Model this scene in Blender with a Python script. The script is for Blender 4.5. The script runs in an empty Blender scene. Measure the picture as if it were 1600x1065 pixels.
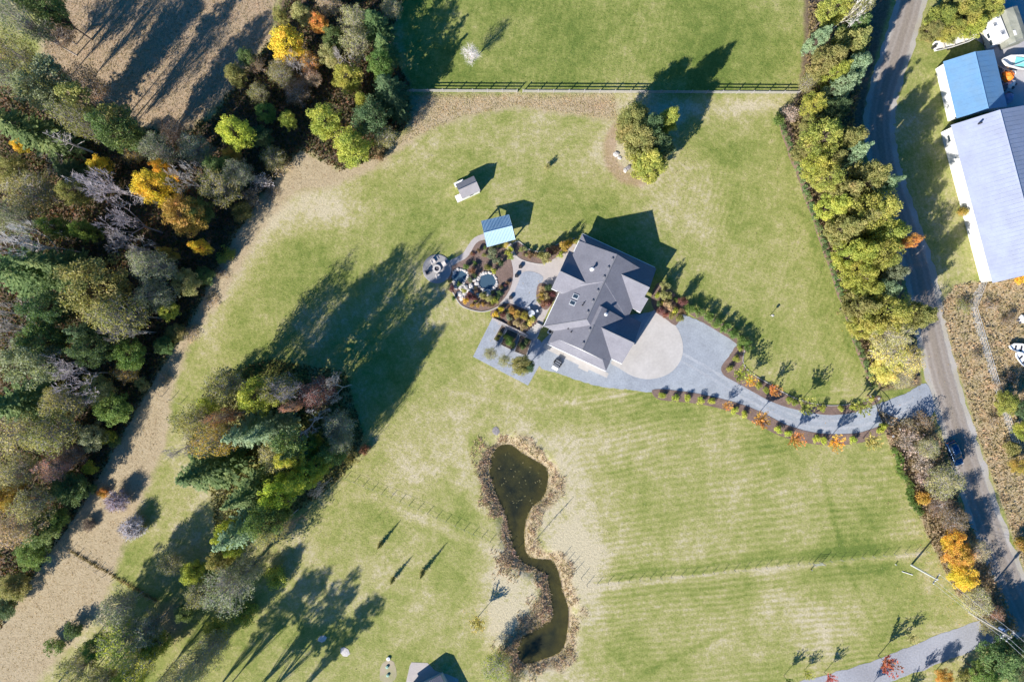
import bpy, math, random
import numpy as np
from mathutils import Vector, Matrix

# ---------------------------------------------------------------- camera, sky, sun, exposure
scene = bpy.context.scene
COL = scene.collection
CAM_H = 120.0          # drone height above the ground, metres
S = 0.1125             # metres of ground per unit of the site plan

cam_d = bpy.data.cameras.new("camera")
cam = bpy.data.objects.new("camera", cam_d)
COL.objects.link(cam)
cam.location = (0, 0, CAM_H)
cam.rotation_euler = (0, 0, 0)
cam_d.sensor_width = 36.0
cam_d.lens = 24.0
cam_d.clip_start = 1.0
cam_d.clip_end = 6000.0
scene.camera = cam

SUN_EL = math.radians(30.5)
SH = Vector((0.643, 0.766, 0)).normalized()      # way the shadows fall
world = bpy.data.worlds.new("World")
scene.world = world
world.use_nodes = True
wn = world.node_tree.nodes
sky = wn.new("ShaderNodeTexSky")
sky.sky_type = 'NISHITA'
sky.sun_disc = False
sky.sun_elevation = SUN_EL
sky.sun_rotation = math.atan2(-SH.x, -SH.y)
sky.ozone_density = 4.5
wn["Background"].inputs[1].default_value = 0.08
sky_sat = wn.new("ShaderNodeHueSaturation")          # crisp deep-blue autumn sky
sky_sat.inputs["Saturation"].default_value = 1.55
world.node_tree.links.new(sky.outputs[0], sky_sat.inputs["Color"])
world.node_tree.links.new(sky_sat.outputs[0], wn["Background"].inputs[0])

sun_d = bpy.data.lights.new("sun", 'SUN')
sun_d.energy = 5.0
sun_d.angle = math.radians(0.5)
sun_d.color = (1.0, 0.945, 0.86)
sun = bpy.data.objects.new("sun", sun_d)
COL.objects.link(sun)
sd = Vector((SH.x * math.cos(SUN_EL), SH.y * math.cos(SUN_EL), -math.sin(SUN_EL)))
sun.rotation_euler = sd.to_track_quat('-Z', 'Y').to_euler()
sun.location = (-60, -70, 80)

scene.render.engine = 'CYCLES'
scene.view_settings.view_transform = 'Standard'
scene.view_settings.look = 'None'
scene.view_settings.exposure = 1.0
scene.view_settings.gamma = 1.0
scene.view_settings.use_curve_mapping = False
scene.cycles.max_bounces = 6
scene.cycles.diffuse_bounces = 2
scene.cycles.glossy_bounces = 2
scene.cycles.transparent_max_bounces = 6

# ---------------------------------------------------------------- helpers
rng = np.random.default_rng(7)
random.seed(7)

def W(px, py, h=0.0):
    """site-plan units -> metres, for a point seen at height h"""
    k = (CAM_H - h) / CAM_H * S
    return ((px - 800.0) * k, (532.5 - py) * k)

def V3(px, py, z=0.0, h=0.0):
    x, y = W(px, py, h)
    return Vector((x, y, z))

def tag(o, label=None, cat=None, group=None, kind=None):
    if label: o["label"] = label
    if cat: o["category"] = cat
    if group: o["group"] = group
    if kind: o["kind"] = kind
    return o

def empty(name, loc=(0, 0, 0), rz=0.0, label=None, cat=None, group=None):
    o = bpy.data.objects.new(name, None)
    COL.objects.link(o)
    o.empty_display_size = 0.3
    o.location = loc
    o.rotation_euler = (0, 0, rz)
    return tag(o, label, cat, group)

def link(name, mesh, parent=None, color=None, loc=None):
    o = bpy.data.objects.new(name, mesh)
    COL.objects.link(o)
    if parent: o.parent = parent
    if color: o.color = (*color, 1.0)
    if loc is not None: o.location = loc
    return o

def copy_tree(o, parent=None):
    c = o.copy()
    COL.objects.link(c)
    c.parent = parent
    for ch in list(o.children):
        copy_tree(ch, c)
    return c

def nth(i):
    w = ["first", "second", "third", "fourth", "fifth", "sixth", "seventh", "eighth", "ninth", "tenth", "eleventh", "twelfth",
         "thirteenth", "fourteenth", "fifteenth", "sixteenth", "seventeenth", "eighteenth", "nineteenth", "twentieth"]
    if i < 20: return w[i]
    n = i + 1
    return "%d%s" % (n, {1: "st", 2: "nd", 3: "rd"}.get(n % 10, "th") if n % 100 not in (11, 12, 13) else "th")

class MB:
    """collects polygons, builds ONE mesh object"""
    def __init__(s): s.v, s.f, s.m, s.mats = [], [], [], []
    def mi(s, mat):
        if mat not in s.mats: s.mats.append(mat)
        return s.mats.index(mat)
    def poly(s, pts, mat):
        b = len(s.v); s.v += [tuple(p) for p in pts]
        s.f.append(tuple(range(b, b + len(pts)))); s.m.append(s.mi(mat)); return s
    def hexa(s, p, mat):
        b = len(s.v); s.v += [tuple(q) for q in p]
        for q in ((0, 3, 2, 1), (4, 5, 6, 7), (0, 1, 5, 4), (1, 2, 6, 5), (2, 3, 7, 6), (3, 0, 4, 7)):
            s.f.append(tuple(b + i for i in q)); s.m.append(s.mi(mat))
        return s
    def box(s, c, d, mat, rz=0.0, taper=1.0, rx=0.0):
        x, y, z = d[0] / 2, d[1] / 2, d[2] / 2
        M = Matrix.Translation(c) @ Matrix.Rotation(rz, 4, 'Z') @ Matrix.Rotation(rx, 4, 'X')
        t = taper
        pts = [(-x, -y, -z), (x, -y, -z), (x, y, -z), (-x, y, -z), (-x * t, -y * t, z), (x * t, -y * t, z), (x * t, y * t, z), (-x * t, y * t, z)]
        return s.hexa([M @ Vector(p) for p in pts], mat)
    def tube(s, p0, p1, r0, r1, mat, n=6, cap=True):
        p0, p1 = Vector(p0), Vector(p1)
        d = (p1 - p0); d.normalize()
        a = d.orthogonal().normalized(); b_ = d.cross(a)
        b = len(s.v)
        for p, r in ((p0, r0), (p1, r1)):
            for i in range(n):
                t = 2 * math.pi * i / n
                s.v.append(tuple(p + (a * math.cos(t) + b_ * math.sin(t)) * r))
        k = s.mi(mat)
        for i in range(n):
            j = (i + 1) % n
            s.f.append((b + i, b + j, b + n + j, b + n + i)); s.m.append(k)
        if cap:
            s.f.append(tuple(b + i for i in reversed(range(n)))); s.m.append(k)
            s.f.append(tuple(b + n + i for i in range(n))); s.m.append(k)
        return s
    def path(s, pts, r, mat, n=5):
        for a, b in zip(pts[:-1], pts[1:]): s.tube(a, b, r, r, mat, n)
        return s
    def lathe(s, prof, mat, c=(0, 0, 0), n=16, cap=True):
        b = len(s.v); k = s.mi(mat)
        for r, z in prof:
            for i in range(n):
                t = 2 * math.pi * i / n
                s.v.append((c[0] + r * math.cos(t), c[1] + r * math.sin(t), c[2] + z))
        for j in range(len(prof) - 1):
            for i in range(n):
                i2 = (i + 1) % n
                s.f.append((b + j * n + i, b + j * n + i2, b + (j + 1) * n + i2, b + (j + 1) * n + i)); s.m.append(k)
        if cap:
            j = (len(prof) - 1) * n
            s.f.append(tuple(b + j + i for i in range(n))); s.m.append(k)
        return s
    def prism(s, pts2, z0, z1, mat, side=None):
        n = len(pts2)
        if sum(pts2[i][0] * pts2[(i + 1) % n][1] - pts2[(i + 1) % n][0] * pts2[i][1] for i in range(n)) < 0:
            pts2 = pts2[::-1]
        b = len(s.v)
        s.v += [(p[0], p[1], z0) for p in pts2] + [(p[0], p[1], z1) for p in pts2]
        s.f.append(tuple(b + n + i for i in range(n))); s.m.append(s.mi(mat))
        ks = s.mi(side or mat)
        for i in range(n):
            j = (i + 1) % n
            s.f.append((b + i, b + j, b + n + j, b + n + i)); s.m.append(ks)
        return s
    def mesh(s, name, smooth=False):
        me = bpy.data.meshes.new(name)
        me.from_pydata(s.v, [], s.f)
        for m in s.mats: me.materials.append(m)
        if len(s.mats) > 1: me.polygons.foreach_set("material_index", s.m)
        if smooth: me.polygons.foreach_set("use_smooth", [True] * len(me.polygons))
        me.update()
        return me
    def build(s, name, parent=None, smooth=False, bevel=0.0):
        o = link(name, s.mesh(name, smooth), parent)
        if bevel:
            b = o.modifiers.new("bevel", 'BEVEL'); b.width = bevel; b.segments = 2; b.limit_method = 'ANGLE'
        return o

def np_mesh(name, verts, faces, mat, val=None, smooth=False):
    """fast mesh from arrays; val: per-vertex tone"""
    me = bpy.data.meshes.new(name)
    nv, (nf, k) = len(verts), faces.shape
    me.vertices.add(nv)
    me.vertices.foreach_set("co", np.ascontiguousarray(verts, dtype=np.float32).ravel())
    me.loops.add(nf * k)
    me.loops.foreach_set("vertex_index", np.ascontiguousarray(faces, dtype=np.int32).ravel())
    me.polygons.add(nf)
    me.polygons.foreach_set("loop_start", np.arange(nf, dtype=np.int32) * k)
    me.polygons.foreach_set("loop_total", np.full(nf, k, dtype=np.int32))
    if smooth: me.polygons.foreach_set("use_smooth", np.ones(nf, dtype=bool))
    if val is not None:
        a = me.attributes.new("v", 'FLOAT', 'POINT')
        a.data.foreach_set("value", np.ascontiguousarray(val, dtype=np.float32))
    me.materials.append(mat)
    me.update(calc_edges=True)
    return me

def spline(pts, n=6, closed=False):
    """Catmull-Rom through plan points"""
    P = [np.array(p, float) for p in pts]
    out = []
    N = len(P)
    for i in range(N if closed else N - 1):
        if closed:
            a, b, c, d = P[(i - 1) % N], P[i], P[(i + 1) % N], P[(i + 2) % N]
        else:
            a, b, c, d = P[max(i - 1, 0)], P[i], P[i + 1], P[min(i + 2, N - 1)]
        for t in np.arange(n) / n:
            out.append(0.5 * ((2 * b) + (-a + c) * t + (2 * a - 5 * b + 4 * c - d) * t * t + (-a + 3 * b - 3 * c + d) * t ** 3))
    if not closed: out.append(P[-1])
    return [tuple(p) for p in out]

def toW(pts): return [W(*p) for p in pts]

def jitter(pts, a, seed=0):
    r = np.random.default_rng(seed)
    return [(p[0] + r.normal() * a, p[1] + r.normal() * a) for p in pts]

def band(center, half, n=6):
    """closed outline round a centre line (plan units)"""
    C = np.array(spline(center, n))
    T = np.gradient(C, axis=0); T /= np.linalg.norm(T, axis=1)[:, None]
    Nn = np.stack([-T[:, 1], T[:, 0]], 1)
    h = np.interp(np.linspace(0, 1, len(C)), np.linspace(0, 1, len(half)), half) if hasattr(half, '__len__') else half
    h = np.asarray(h).reshape(-1, 1) if np.ndim(h) else h
    return [tuple(p) for p in C + Nn * h] + [tuple(p) for p in (C - Nn * h)[::-1]]

def inside(poly, X, Y):
    poly = np.asarray(poly); r = np.zeros(X.shape, bool)
    x0, y0 = poly[-1]
    for x1, y1 in poly:
        c = ((y1 > Y) != (y0 > Y))
        with np.errstate(divide='ignore', invalid='ignore'):
            r ^= c & (X < (x0 - x1) * (Y - y1) / (y0 - y1) + x1)
        x0, y0 = x1, y1
    return r

def sdist(poly, X, Y):
    """signed distance, negative inside"""
    d = np.full(X.shape, 1e9)
    P = np.asarray(poly)
    for a, b in zip(P, np.roll(P, -1, 0)):
        ab = b - a; L = ab @ ab + 1e-9
        t = np.clip(((X - a[0]) * ab[0] + (Y - a[1]) * ab[1]) / L, 0, 1)
        d = np.minimum(d, np.hypot(X - a[0] - t * ab[0], Y - a[1] - t * ab[1]))
    return np.where(inside(P, X, Y), -d, d)

def sm(a, b, x):
    t = np.clip((x - a) / (b - a), 0, 1)
    return t * t * (3 - 2 * t)

def scatter(poly, n, seed):
    r = np.random.default_rng(seed)
    P = np.asarray(poly); lo, hi = P.min(0), P.max(0)
    out = np.zeros((0, 2))
    while len(out) < n:
        q = r.uniform(lo, hi, (n * 2, 2))
        out = np.vstack([out, q[inside(P, q[:, 0], q[:, 1])]])
    return out[:n]

# ---------------------------------------------------------------- materials
def new_mat(name):
    m = bpy.data.materials.new(name); m.use_nodes = True
    return m, m.node_tree.nodes, m.node_tree.links

def N_(nt, t, **k):
    n = nt.new(t)
    for a, b in k.items(): setattr(n, a, b)
    return n

def noise(nodes, links, coord, scale, detail=3.0, rough=0.55):
    n = nodes.new("ShaderNodeTexNoise")
    n.inputs["Scale"].default_value = scale
    n.inputs["Detail"].default_value = detail
    n.inputs["Roughness"].default_value = rough
    links.new(coord, n.inputs["Vector"])
    return n.outputs["Fac"]

def math_(nodes, links, op, a, b=None, clamp=False):
    n = nodes.new("ShaderNodeMath"); n.operation = op; n.use_clamp = clamp
    for i, x in enumerate((a, b)):
        if x is None: continue
        if isinstance(x, (int, float)): n.inputs[i].default_value = x
        else: links.new(x, n.inputs[i])
    return n.outputs[0]

def mixc(nodes, links, f, a, b, blend='MIX'):
    n = nodes.new("ShaderNodeMix"); n.data_type = 'RGBA'; n.blend_type = blend
    for s_, x in ((n.inputs[0], f), (n.inputs[6], a), (n.inputs[7], b)):
        if isinstance(x, (int, float)): s_.default_value = x
        elif isinstance(x, tuple): s_.default_value = (*x, 1.0) if len(x) == 3 else x
        else: links.new(x, s_)
    return n.outputs[2]

def mat(name, col, rough=0.8, var=0.18, sc=2.0, fine=12.0, bump=0.0, metal=0.0, spec=0.3, alt=None, altsc=0.5, altamt=0.6, objcol=False):
    """weathered procedural surface: two noises on the base colour, optional second tone in patches, optional bump"""
    m, n, l = new_mat(name)
    p = n["Principled BSDF"]
    g = n.new("ShaderNodeNewGeometry").outputs["Position"]
    if objcol:
        base = n.new("ShaderNodeObjectInfo").outputs["Color"]
    else:
        base = col
    if alt:
        a = noise(n, l, g, altsc, 4)
        a = math_(n, l, 'MULTIPLY', math_(n, l, 'SUBTRACT', a, 0.38, True), altamt * 5, True)
        base = mixc(n, l, a, base, alt)
    n1 = noise(n, l, g, sc, 4); n2 = noise(n, l, g, fine, 2)
    f = math_(n, l, 'ADD', math_(n, l, 'MULTIPLY', math_(n, l, 'SUBTRACT', n1, 0.5), var * 3.2),
              math_(n, l, 'MULTIPLY', math_(n, l, 'SUBTRACT', n2, 0.5), var * 3.2))
    f = math_(n, l, 'ADD', f, 1.0)
    cm = n.new("ShaderNodeCombineColor")
    for i in range(3): l.new(f, cm.inputs[i])
    c = mixc(n, l, 1.0, base, cm.outputs[0], 'MULTIPLY')
    l.new(c, p.inputs["Base Color"])
    p.inputs["Roughness"].default_value = rough
    p.inputs["Metallic"].default_value = metal
    p.inputs["Specular IOR Level"].default_value = spec
    if bump:
        b = n.new("ShaderNodeBump"); b.inputs["Strength"].default_value = min(1.0, bump); b.inputs["Distance"].default_value = 0.05
        l.new(n2, b.inputs["Height"]); l.new(b.outputs[0], p.inputs["Normal"])
    return m

def foliage_mat():
    m, n, l = new_mat("foliage")
    p = n["Principled BSDF"]; out = n["Material Output"]
    oi = n.new("ShaderNodeObjectInfo")
    at = n.new("ShaderNodeAttribute"); at.attribute_name = "v"
    v = at.outputs["Fac"]
    hs = n.new("ShaderNodeHueSaturation")
    l.new(oi.outputs["Color"], hs.inputs["Color"])
    h = math_(n, l, 'ADD', math_(n, l, 'MULTIPLY', math_(n, l, 'SUBTRACT', v, 0.5), -0.04),
              math_(n, l, 'MULTIPLY', math_(n, l, 'SUBTRACT', oi.outputs["Random"], 0.5), 0.03))
    pos = n.new("ShaderNodeNewGeometry").outputs["Position"]
    big = math_(n, l, 'SUBTRACT', noise(n, l, pos, 0.45, 3, .6), 0.5)      # uneven turning of the leaves through a crown
    h = math_(n, l, 'ADD', h, math_(n, l, 'MULTIPLY', big, 0.14))
    l.new(math_(n, l, 'ADD', h, 0.5), hs.inputs["Hue"])
    vv = math_(n, l, 'ADD', math_(n, l, 'MULTIPLY', v, 0.8), 0.6)
    l.new(math_(n, l, 'MULTIPLY', vv, math_(n, l, 'ADD', math_(n, l, 'MULTIPLY', big, -1.1), 1.0)), hs.inputs["Value"])
    hs.inputs["Saturation"].default_value = 1.0
    l.new(hs.outputs[0], p.inputs["Base Color"])
    p.inputs["Roughness"].default_value = 0.65
    p.inputs["Specular IOR Level"].default_value = 0.2
    tr = n.new("ShaderNodeBsdfTranslucent")
    l.new(mixc(n, l, 1.0, hs.outputs[0], (1.15, 1.15, 0.6), 'MULTIPLY'), tr.inputs["Color"])
    mx = n.new("ShaderNodeMixShader"); mx.inputs[0].default_value = 0.42
    l.new(p.outputs[0], mx.inputs[1]); l.new(tr.outputs[0], mx.inputs[2]); l.new(mx.outputs[0], out.inputs[0])
    return m

def shingle_mat(name, c1, c2, axis):
    """asphalt shingles: courses across the slope, random tabs"""
    m, n, l = new_mat(name)
    p = n["Principled BSDF"]
    tc = n.new("ShaderNodeTexCoord")
    g = tc.outputs["Object"]
    v1 = noise(n, l, g, 0.5, 3); v2 = noise(n, l, g, 3.2, 3, .7); v3 = noise(n, l, g, 30.0, 1)
    f = math_(n, l, 'ADD', math_(n, l, 'MULTIPLY', v1, 0.7), math_(n, l, 'ADD', math_(n, l, 'MULTIPLY', v2, 0.75), math_(n, l, 'MULTIPLY', v3, 0.3)))
    w = n.new("ShaderNodeTexWave"); w.wave_type = 'BANDS'; w.bands_direction = 'Z'; w.inputs["Scale"].default_value = 3.2
    w.inputs["Distortion"].default_value = 0.4
    l.new(g, w.inputs["Vector"])
    f = math_(n, l, 'ADD', f, math_(n, l, 'MULTIPLY', w.outputs["Fac"], 0.12))
    l.new(mixc(n, l, math_(n, l, 'SUBTRACT', f, 0.42, True), c1, c2), p.inputs["Base Color"])
    p.inputs["Roughness"].default_value = 0.85
    b = n.new("ShaderNodeBump"); b.inputs["Strength"].default_value = 0.35; b.inputs["Distance"].default_value = 0.03
    l.new(w.outputs["Fac"], b.inputs["Height"]); l.new(b.outputs[0], p.inputs["Normal"])
    return m

M = {}
M['foliage'] = foliage_mat()
M['bark'] = mat("bark", (0.13, 0.10, 0.08), 0.9, 0.25, 3, 20)
M['grey_bark'] = mat("grey_bark", (0.42, 0.38, 0.36), 0.9, 0.2, 2, 12, objcol=True)
M['gravel'] = mat("gravel", (0.29, 0.315, 0.35), 0.95, 0.16, 0.5, 3.4, bump=0.5, alt=(0.235, 0.255, 0.29), altsc=0.12)
M['gravel_patch'] = mat("gravel_patch", (0.27, 0.29, 0.33), 0.95, 0.18, 0.6, 3.4, bump=0.5)
M['lower_gravel'] = mat("lower_gravel", (0.305, 0.31, 0.34), 0.95, 0.17, 0.4, 3.2, bump=0.5, alt=(0.235, 0.235, 0.255), altsc=0.2)
M['road'] = mat("road", (0.245, 0.215, 0.19), 0.95, 0.13, 0.25, 6.0, bump=0.5, alt=(0.33, 0.30, 0.275), altsc=0.15)
M['shoulder'] = mat("shoulder", (0.36, 0.34, 0.325), 0.95, 0.18, 0.6, 7.0, bump=0.5, alt=(0.30, 0.27, 0.20), altsc=0.3)
M['yard'] = mat("yard", (0.34, 0.33, 0.34), 0.95, 0.14, 0.3, 6.0, bump=0.4)
M['concrete'] = mat("concrete", (0.43, 0.405, 0.385), 0.9, 0.085, 0.5, 2.4, alt=(0.375, 0.35, 0.325), altsc=0.16)
M['paver'] = mat("paver", (0.38, 0.345, 0.33), 0.9, 0.10, 0.8, 5.0)
M['patio_round'] = mat("patio_round", (0.27, 0.26, 0.26), 0.9, 0.10, 0.8, 6.0)
M['mulch'] = mat("mulch", (0.185, 0.13, 0.11), 0.95, 0.30, 1.2, 6.0, bump=1.0, alt=(0.125, 0.085, 0.07), altsc=0.6)
M['soil'] = mat("soil", (0.11, 0.08, 0.06), 0.95, 0.3, 1.5, 7.0, bump=1.0)
M['rock'] = mat("rock", (0.46, 0.43, 0.41), 0.9, 0.22, 2.0, 9.0, bump=0.5)
M['dark_rock'] = mat("dark_rock", (0.22, 0.20, 0.20), 0.9, 0.25, 2.0, 9.0, bump=0.5)
M['white'] = mat("white_paint", (0.70, 0.70, 0.69), 0.6, 0.05, 0.8, 6)
M['cream'] = mat("cream_siding", (0.55, 0.53, 0.49), 0.7, 0.06, 0.8, 6)
M['wood'] = mat("grey_wood", (0.34, 0.32, 0.31), 0.85, 0.2, 3, 18)
M['brown_wood'] = mat("brown_wood", (0.15, 0.095, 0.06), 0.8, 0.2, 3, 18)
M['deck_wood'] = mat("deck_wood", (0.60, 0.55, 0.50), 0.8, 0.12, 3, 14)
M['black_metal'] = mat("black_metal", (0.025, 0.025, 0.028), 0.5, 0.1, 2, 10, spec=0.5)
M['grey_metal'] = mat("grey_metal", (0.35, 0.36, 0.37), 0.4, 0.1, 2, 10, metal=0.6)
M['galv'] = mat("galvanised", (0.62, 0.63, 0.64), 0.5, 0.08, 2, 10, metal=0.3)
M['blue_roof'] = mat("blue_metal_roof", (0.125, 0.26, 0.44), 0.45, 0.07, 0.5, 2.5, spec=0.5, alt=(0.14, 0.25, 0.38), altsc=0.4)
M['gazebo_roof'] = mat("gazebo_metal_roof", (0.34, 0.475, 0.58), 0.38, 0.05, 0.7, 6, spec=0.6)
M['barn_roof'] = mat("pale_metal_roof", (0.30, 0.335, 0.455), 0.5, 0.06, 0.5, 2.5, spec=0.5, alt=(0.265, 0.29, 0.38), altsc=0.35)
M['shingle'] = shingle_mat("grey_shingles", (0.10, 0.10, 0.122), (0.215, 0.213, 0.245), 'Z')
M['shed_shingle'] = shingle_mat("shed_shingles", (0.20, 0.19, 0.20), (0.34, 0.32, 0.33), 'Z')
M['ridge'] = mat("ridge_shingle", (0.16, 0.16, 0.18), 0.85, 0.12, 3, 14)
M['glass'] = mat("window_glass", (0.03, 0.045, 0.06), 0.08, 0.05, 1, 3, spec=0.8)
M['car_paint'] = mat("car_paint", (0.012, 0.06, 0.15), 0.22, 0.03, 0.5, 3, metal=0.35, spec=0.6)
M['tyre'] = mat("tyre_rubber", (0.02, 0.02, 0.02), 0.9, 0.1, 2, 10)
M['canvas'] = mat("olive_canvas", (0.17, 0.18, 0.15), 0.9, 0.12, 1.5, 8, alt=(0.26, 0.26, 0.22), altsc=0.7)
M['rv_white'] = mat("rv_white", (0.70, 0.69, 0.67), 0.5, 0.10, 1.0, 7, alt=(0.52, 0.49, 0.44), altsc=0.9, altamt=0.3)
M['orange'] = mat("orange_tarp", (0.75, 0.19, 0.02), 0.6, 0.15, 2, 8)
M['blue_tarp'] = mat("blue_tarp", (0.16, 0.24, 0.42), 0.6, 0.2, 2, 8)
M['turquoise'] = mat("turquoise_paint", (0.20, 0.55, 0.53), 0.4, 0.08, 1, 6)
M['junk'] = mat("dark_scrap", (0.10, 0.095, 0.11), 0.8, 0.35, 3, 10)
M['yellow'] = mat("yellow_plastic", (0.6, 0.45, 0.08), 0.6, 0.1, 2, 8)
M['lidgreen'] = mat("green_lid", (0.25, 0.42, 0.33), 0.6, 0.1, 2, 8)
M['cushion'] = mat("cushion", (0.55, 0.50, 0.47), 0.8, 0.1, 2, 8)
M['sand'] = mat("sandy_soil", (0.36, 0.30, 0.22), 0.95, 0.15, 1.0, 7, alt=(0.24, 0.24, 0.11), altsc=0.5)
M['deadwood'] = mat("dead_wood", (0.52, 0.48, 0.46), 0.9, 0.15, 2, 9)
M['red_mulch'] = mat("red_mulch", (0.27, 0.18, 0.135), 0.95, 0.22, 0.8, 3.5, bump=0.8, alt=(0.17, 0.115, 0.085), altsc=0.5)
M['track'] = mat("compacted_gravel", (0.33, 0.345, 0.375), 0.95, 0.16, 0.6, 3.4, alt=(0.26, 0.28, 0.315), altsc=0.3)
# ---------------------------------------------------------------- plan outlines (site-plan units)
POND = spline([(780, 699), (798, 697), (813, 708), (833, 720), (852, 732), (855, 749), (848, 776), (829, 794), (819, 821), (818, 846), (821, 865),
               (834, 875), (861, 878), (871, 895), (878, 924), (887, 954), (885, 988), (880, 1011), (870, 1022), (851, 1029), (830, 1036), (815, 1034), (810, 1015),
               (819, 996), (840, 984), (863, 969), (864, 954), (861, 929), (855, 899), (838, 889), (817, 878), (804, 863), (798, 836), (792, 809),
               (778, 776), (767, 743), (769, 716)], 3, True)
WOOD = [(-140, 1010), (0, 985), (60, 890), (130, 790), (215, 640), (300, 500), (365, 375), (415, 300), (470, 235), (530, 268), (600, 245), (640, 190),
        (640, 130), (600, 70), (650, -80), (450, -80), (425, 60), (365, 130), (335, 185), (250, 195), (150, 190), (60, 150), (0, 60), (-140, 20)]
CLEARING = [(90, -120), (450, -120), (425, 60), (365, 140), (300, 205), (150, 195), (60, 110)]
STRIP = [(640, 148), (960, 148), (965, 190), (905, 182), (805, 168), (722, 184), (652, 214), (592, 262), (522, 292), (462, 303), (422, 342), (352, 462), (302, 532),
         (272, 602), (262, 690), (228, 770), (195, 850), (165, 940), (110, 1010), (50, 1075), (-120, 1075), (-120, 1000), (0, 975), (60, 880), (130, 780), (215, 630), (300, 490),
         (365, 365), (420, 290), (470, 230), (530, 262), (600, 240), (640, 200)]
ROADSIDE = [(1492, 445), (1640, 420), (1640, 1000), (1604, 905), (1566, 790), (1530, 690), (1506, 610), (1484, 535), (1468, 480)]
VERGE = [(1370, 640), (1405, 655), (1450, 650), (1470, 690), (1500, 790), (1548, 890), (1590, 985), (1540, 985), (1490, 920), (1455, 850), (1425, 780), (1395, 710)]
HEDGE = [(1215, 182), (1238, 240), (1262, 310), (1288, 385), (1310, 450), (1330, 510), (1350, 565), (1364, 602)]
TREEROW = [(1255, -60), (1300, -60), (1395, 0), (1362, 120), (1345, 220), (1370, 310), (1400, 400), (1420, 480), (1440, 560), (1440, 605), (1375, 612), (1340, 545), (1300, 425),
           (1262, 312), (1232, 222), (1225, 170), (1245, 150), (1255, 60)]
NFIELD = [(640, 140), (1250, 146), (1290, -200), (600, -200)]
SEFIELD = [(880, 900), (1445, 858), (1500, 970), (1290, 1062), (1100, 1120), (880, 1120)]
EFIELD = [(900, 630), (1010, 622), (1180, 660), (1390, 690), (1445, 858), (917, 912), (900, 780)]
ELAWN = [(1060, 300), (1225, 160), (1360, 605), (1250, 620), (1160, 560), (1070, 470)]

def dens(lo, hi, step, far):
    a = np.arange(lo, hi + 1e-6, step)
    ext = []
    d, x = step, 0
    while x < far:
        d *= 1.6; x += d; ext.append(x)
    return np.concatenate([lo - np.array(ext)[::-1], a, hi + np.array(ext)])

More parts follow.
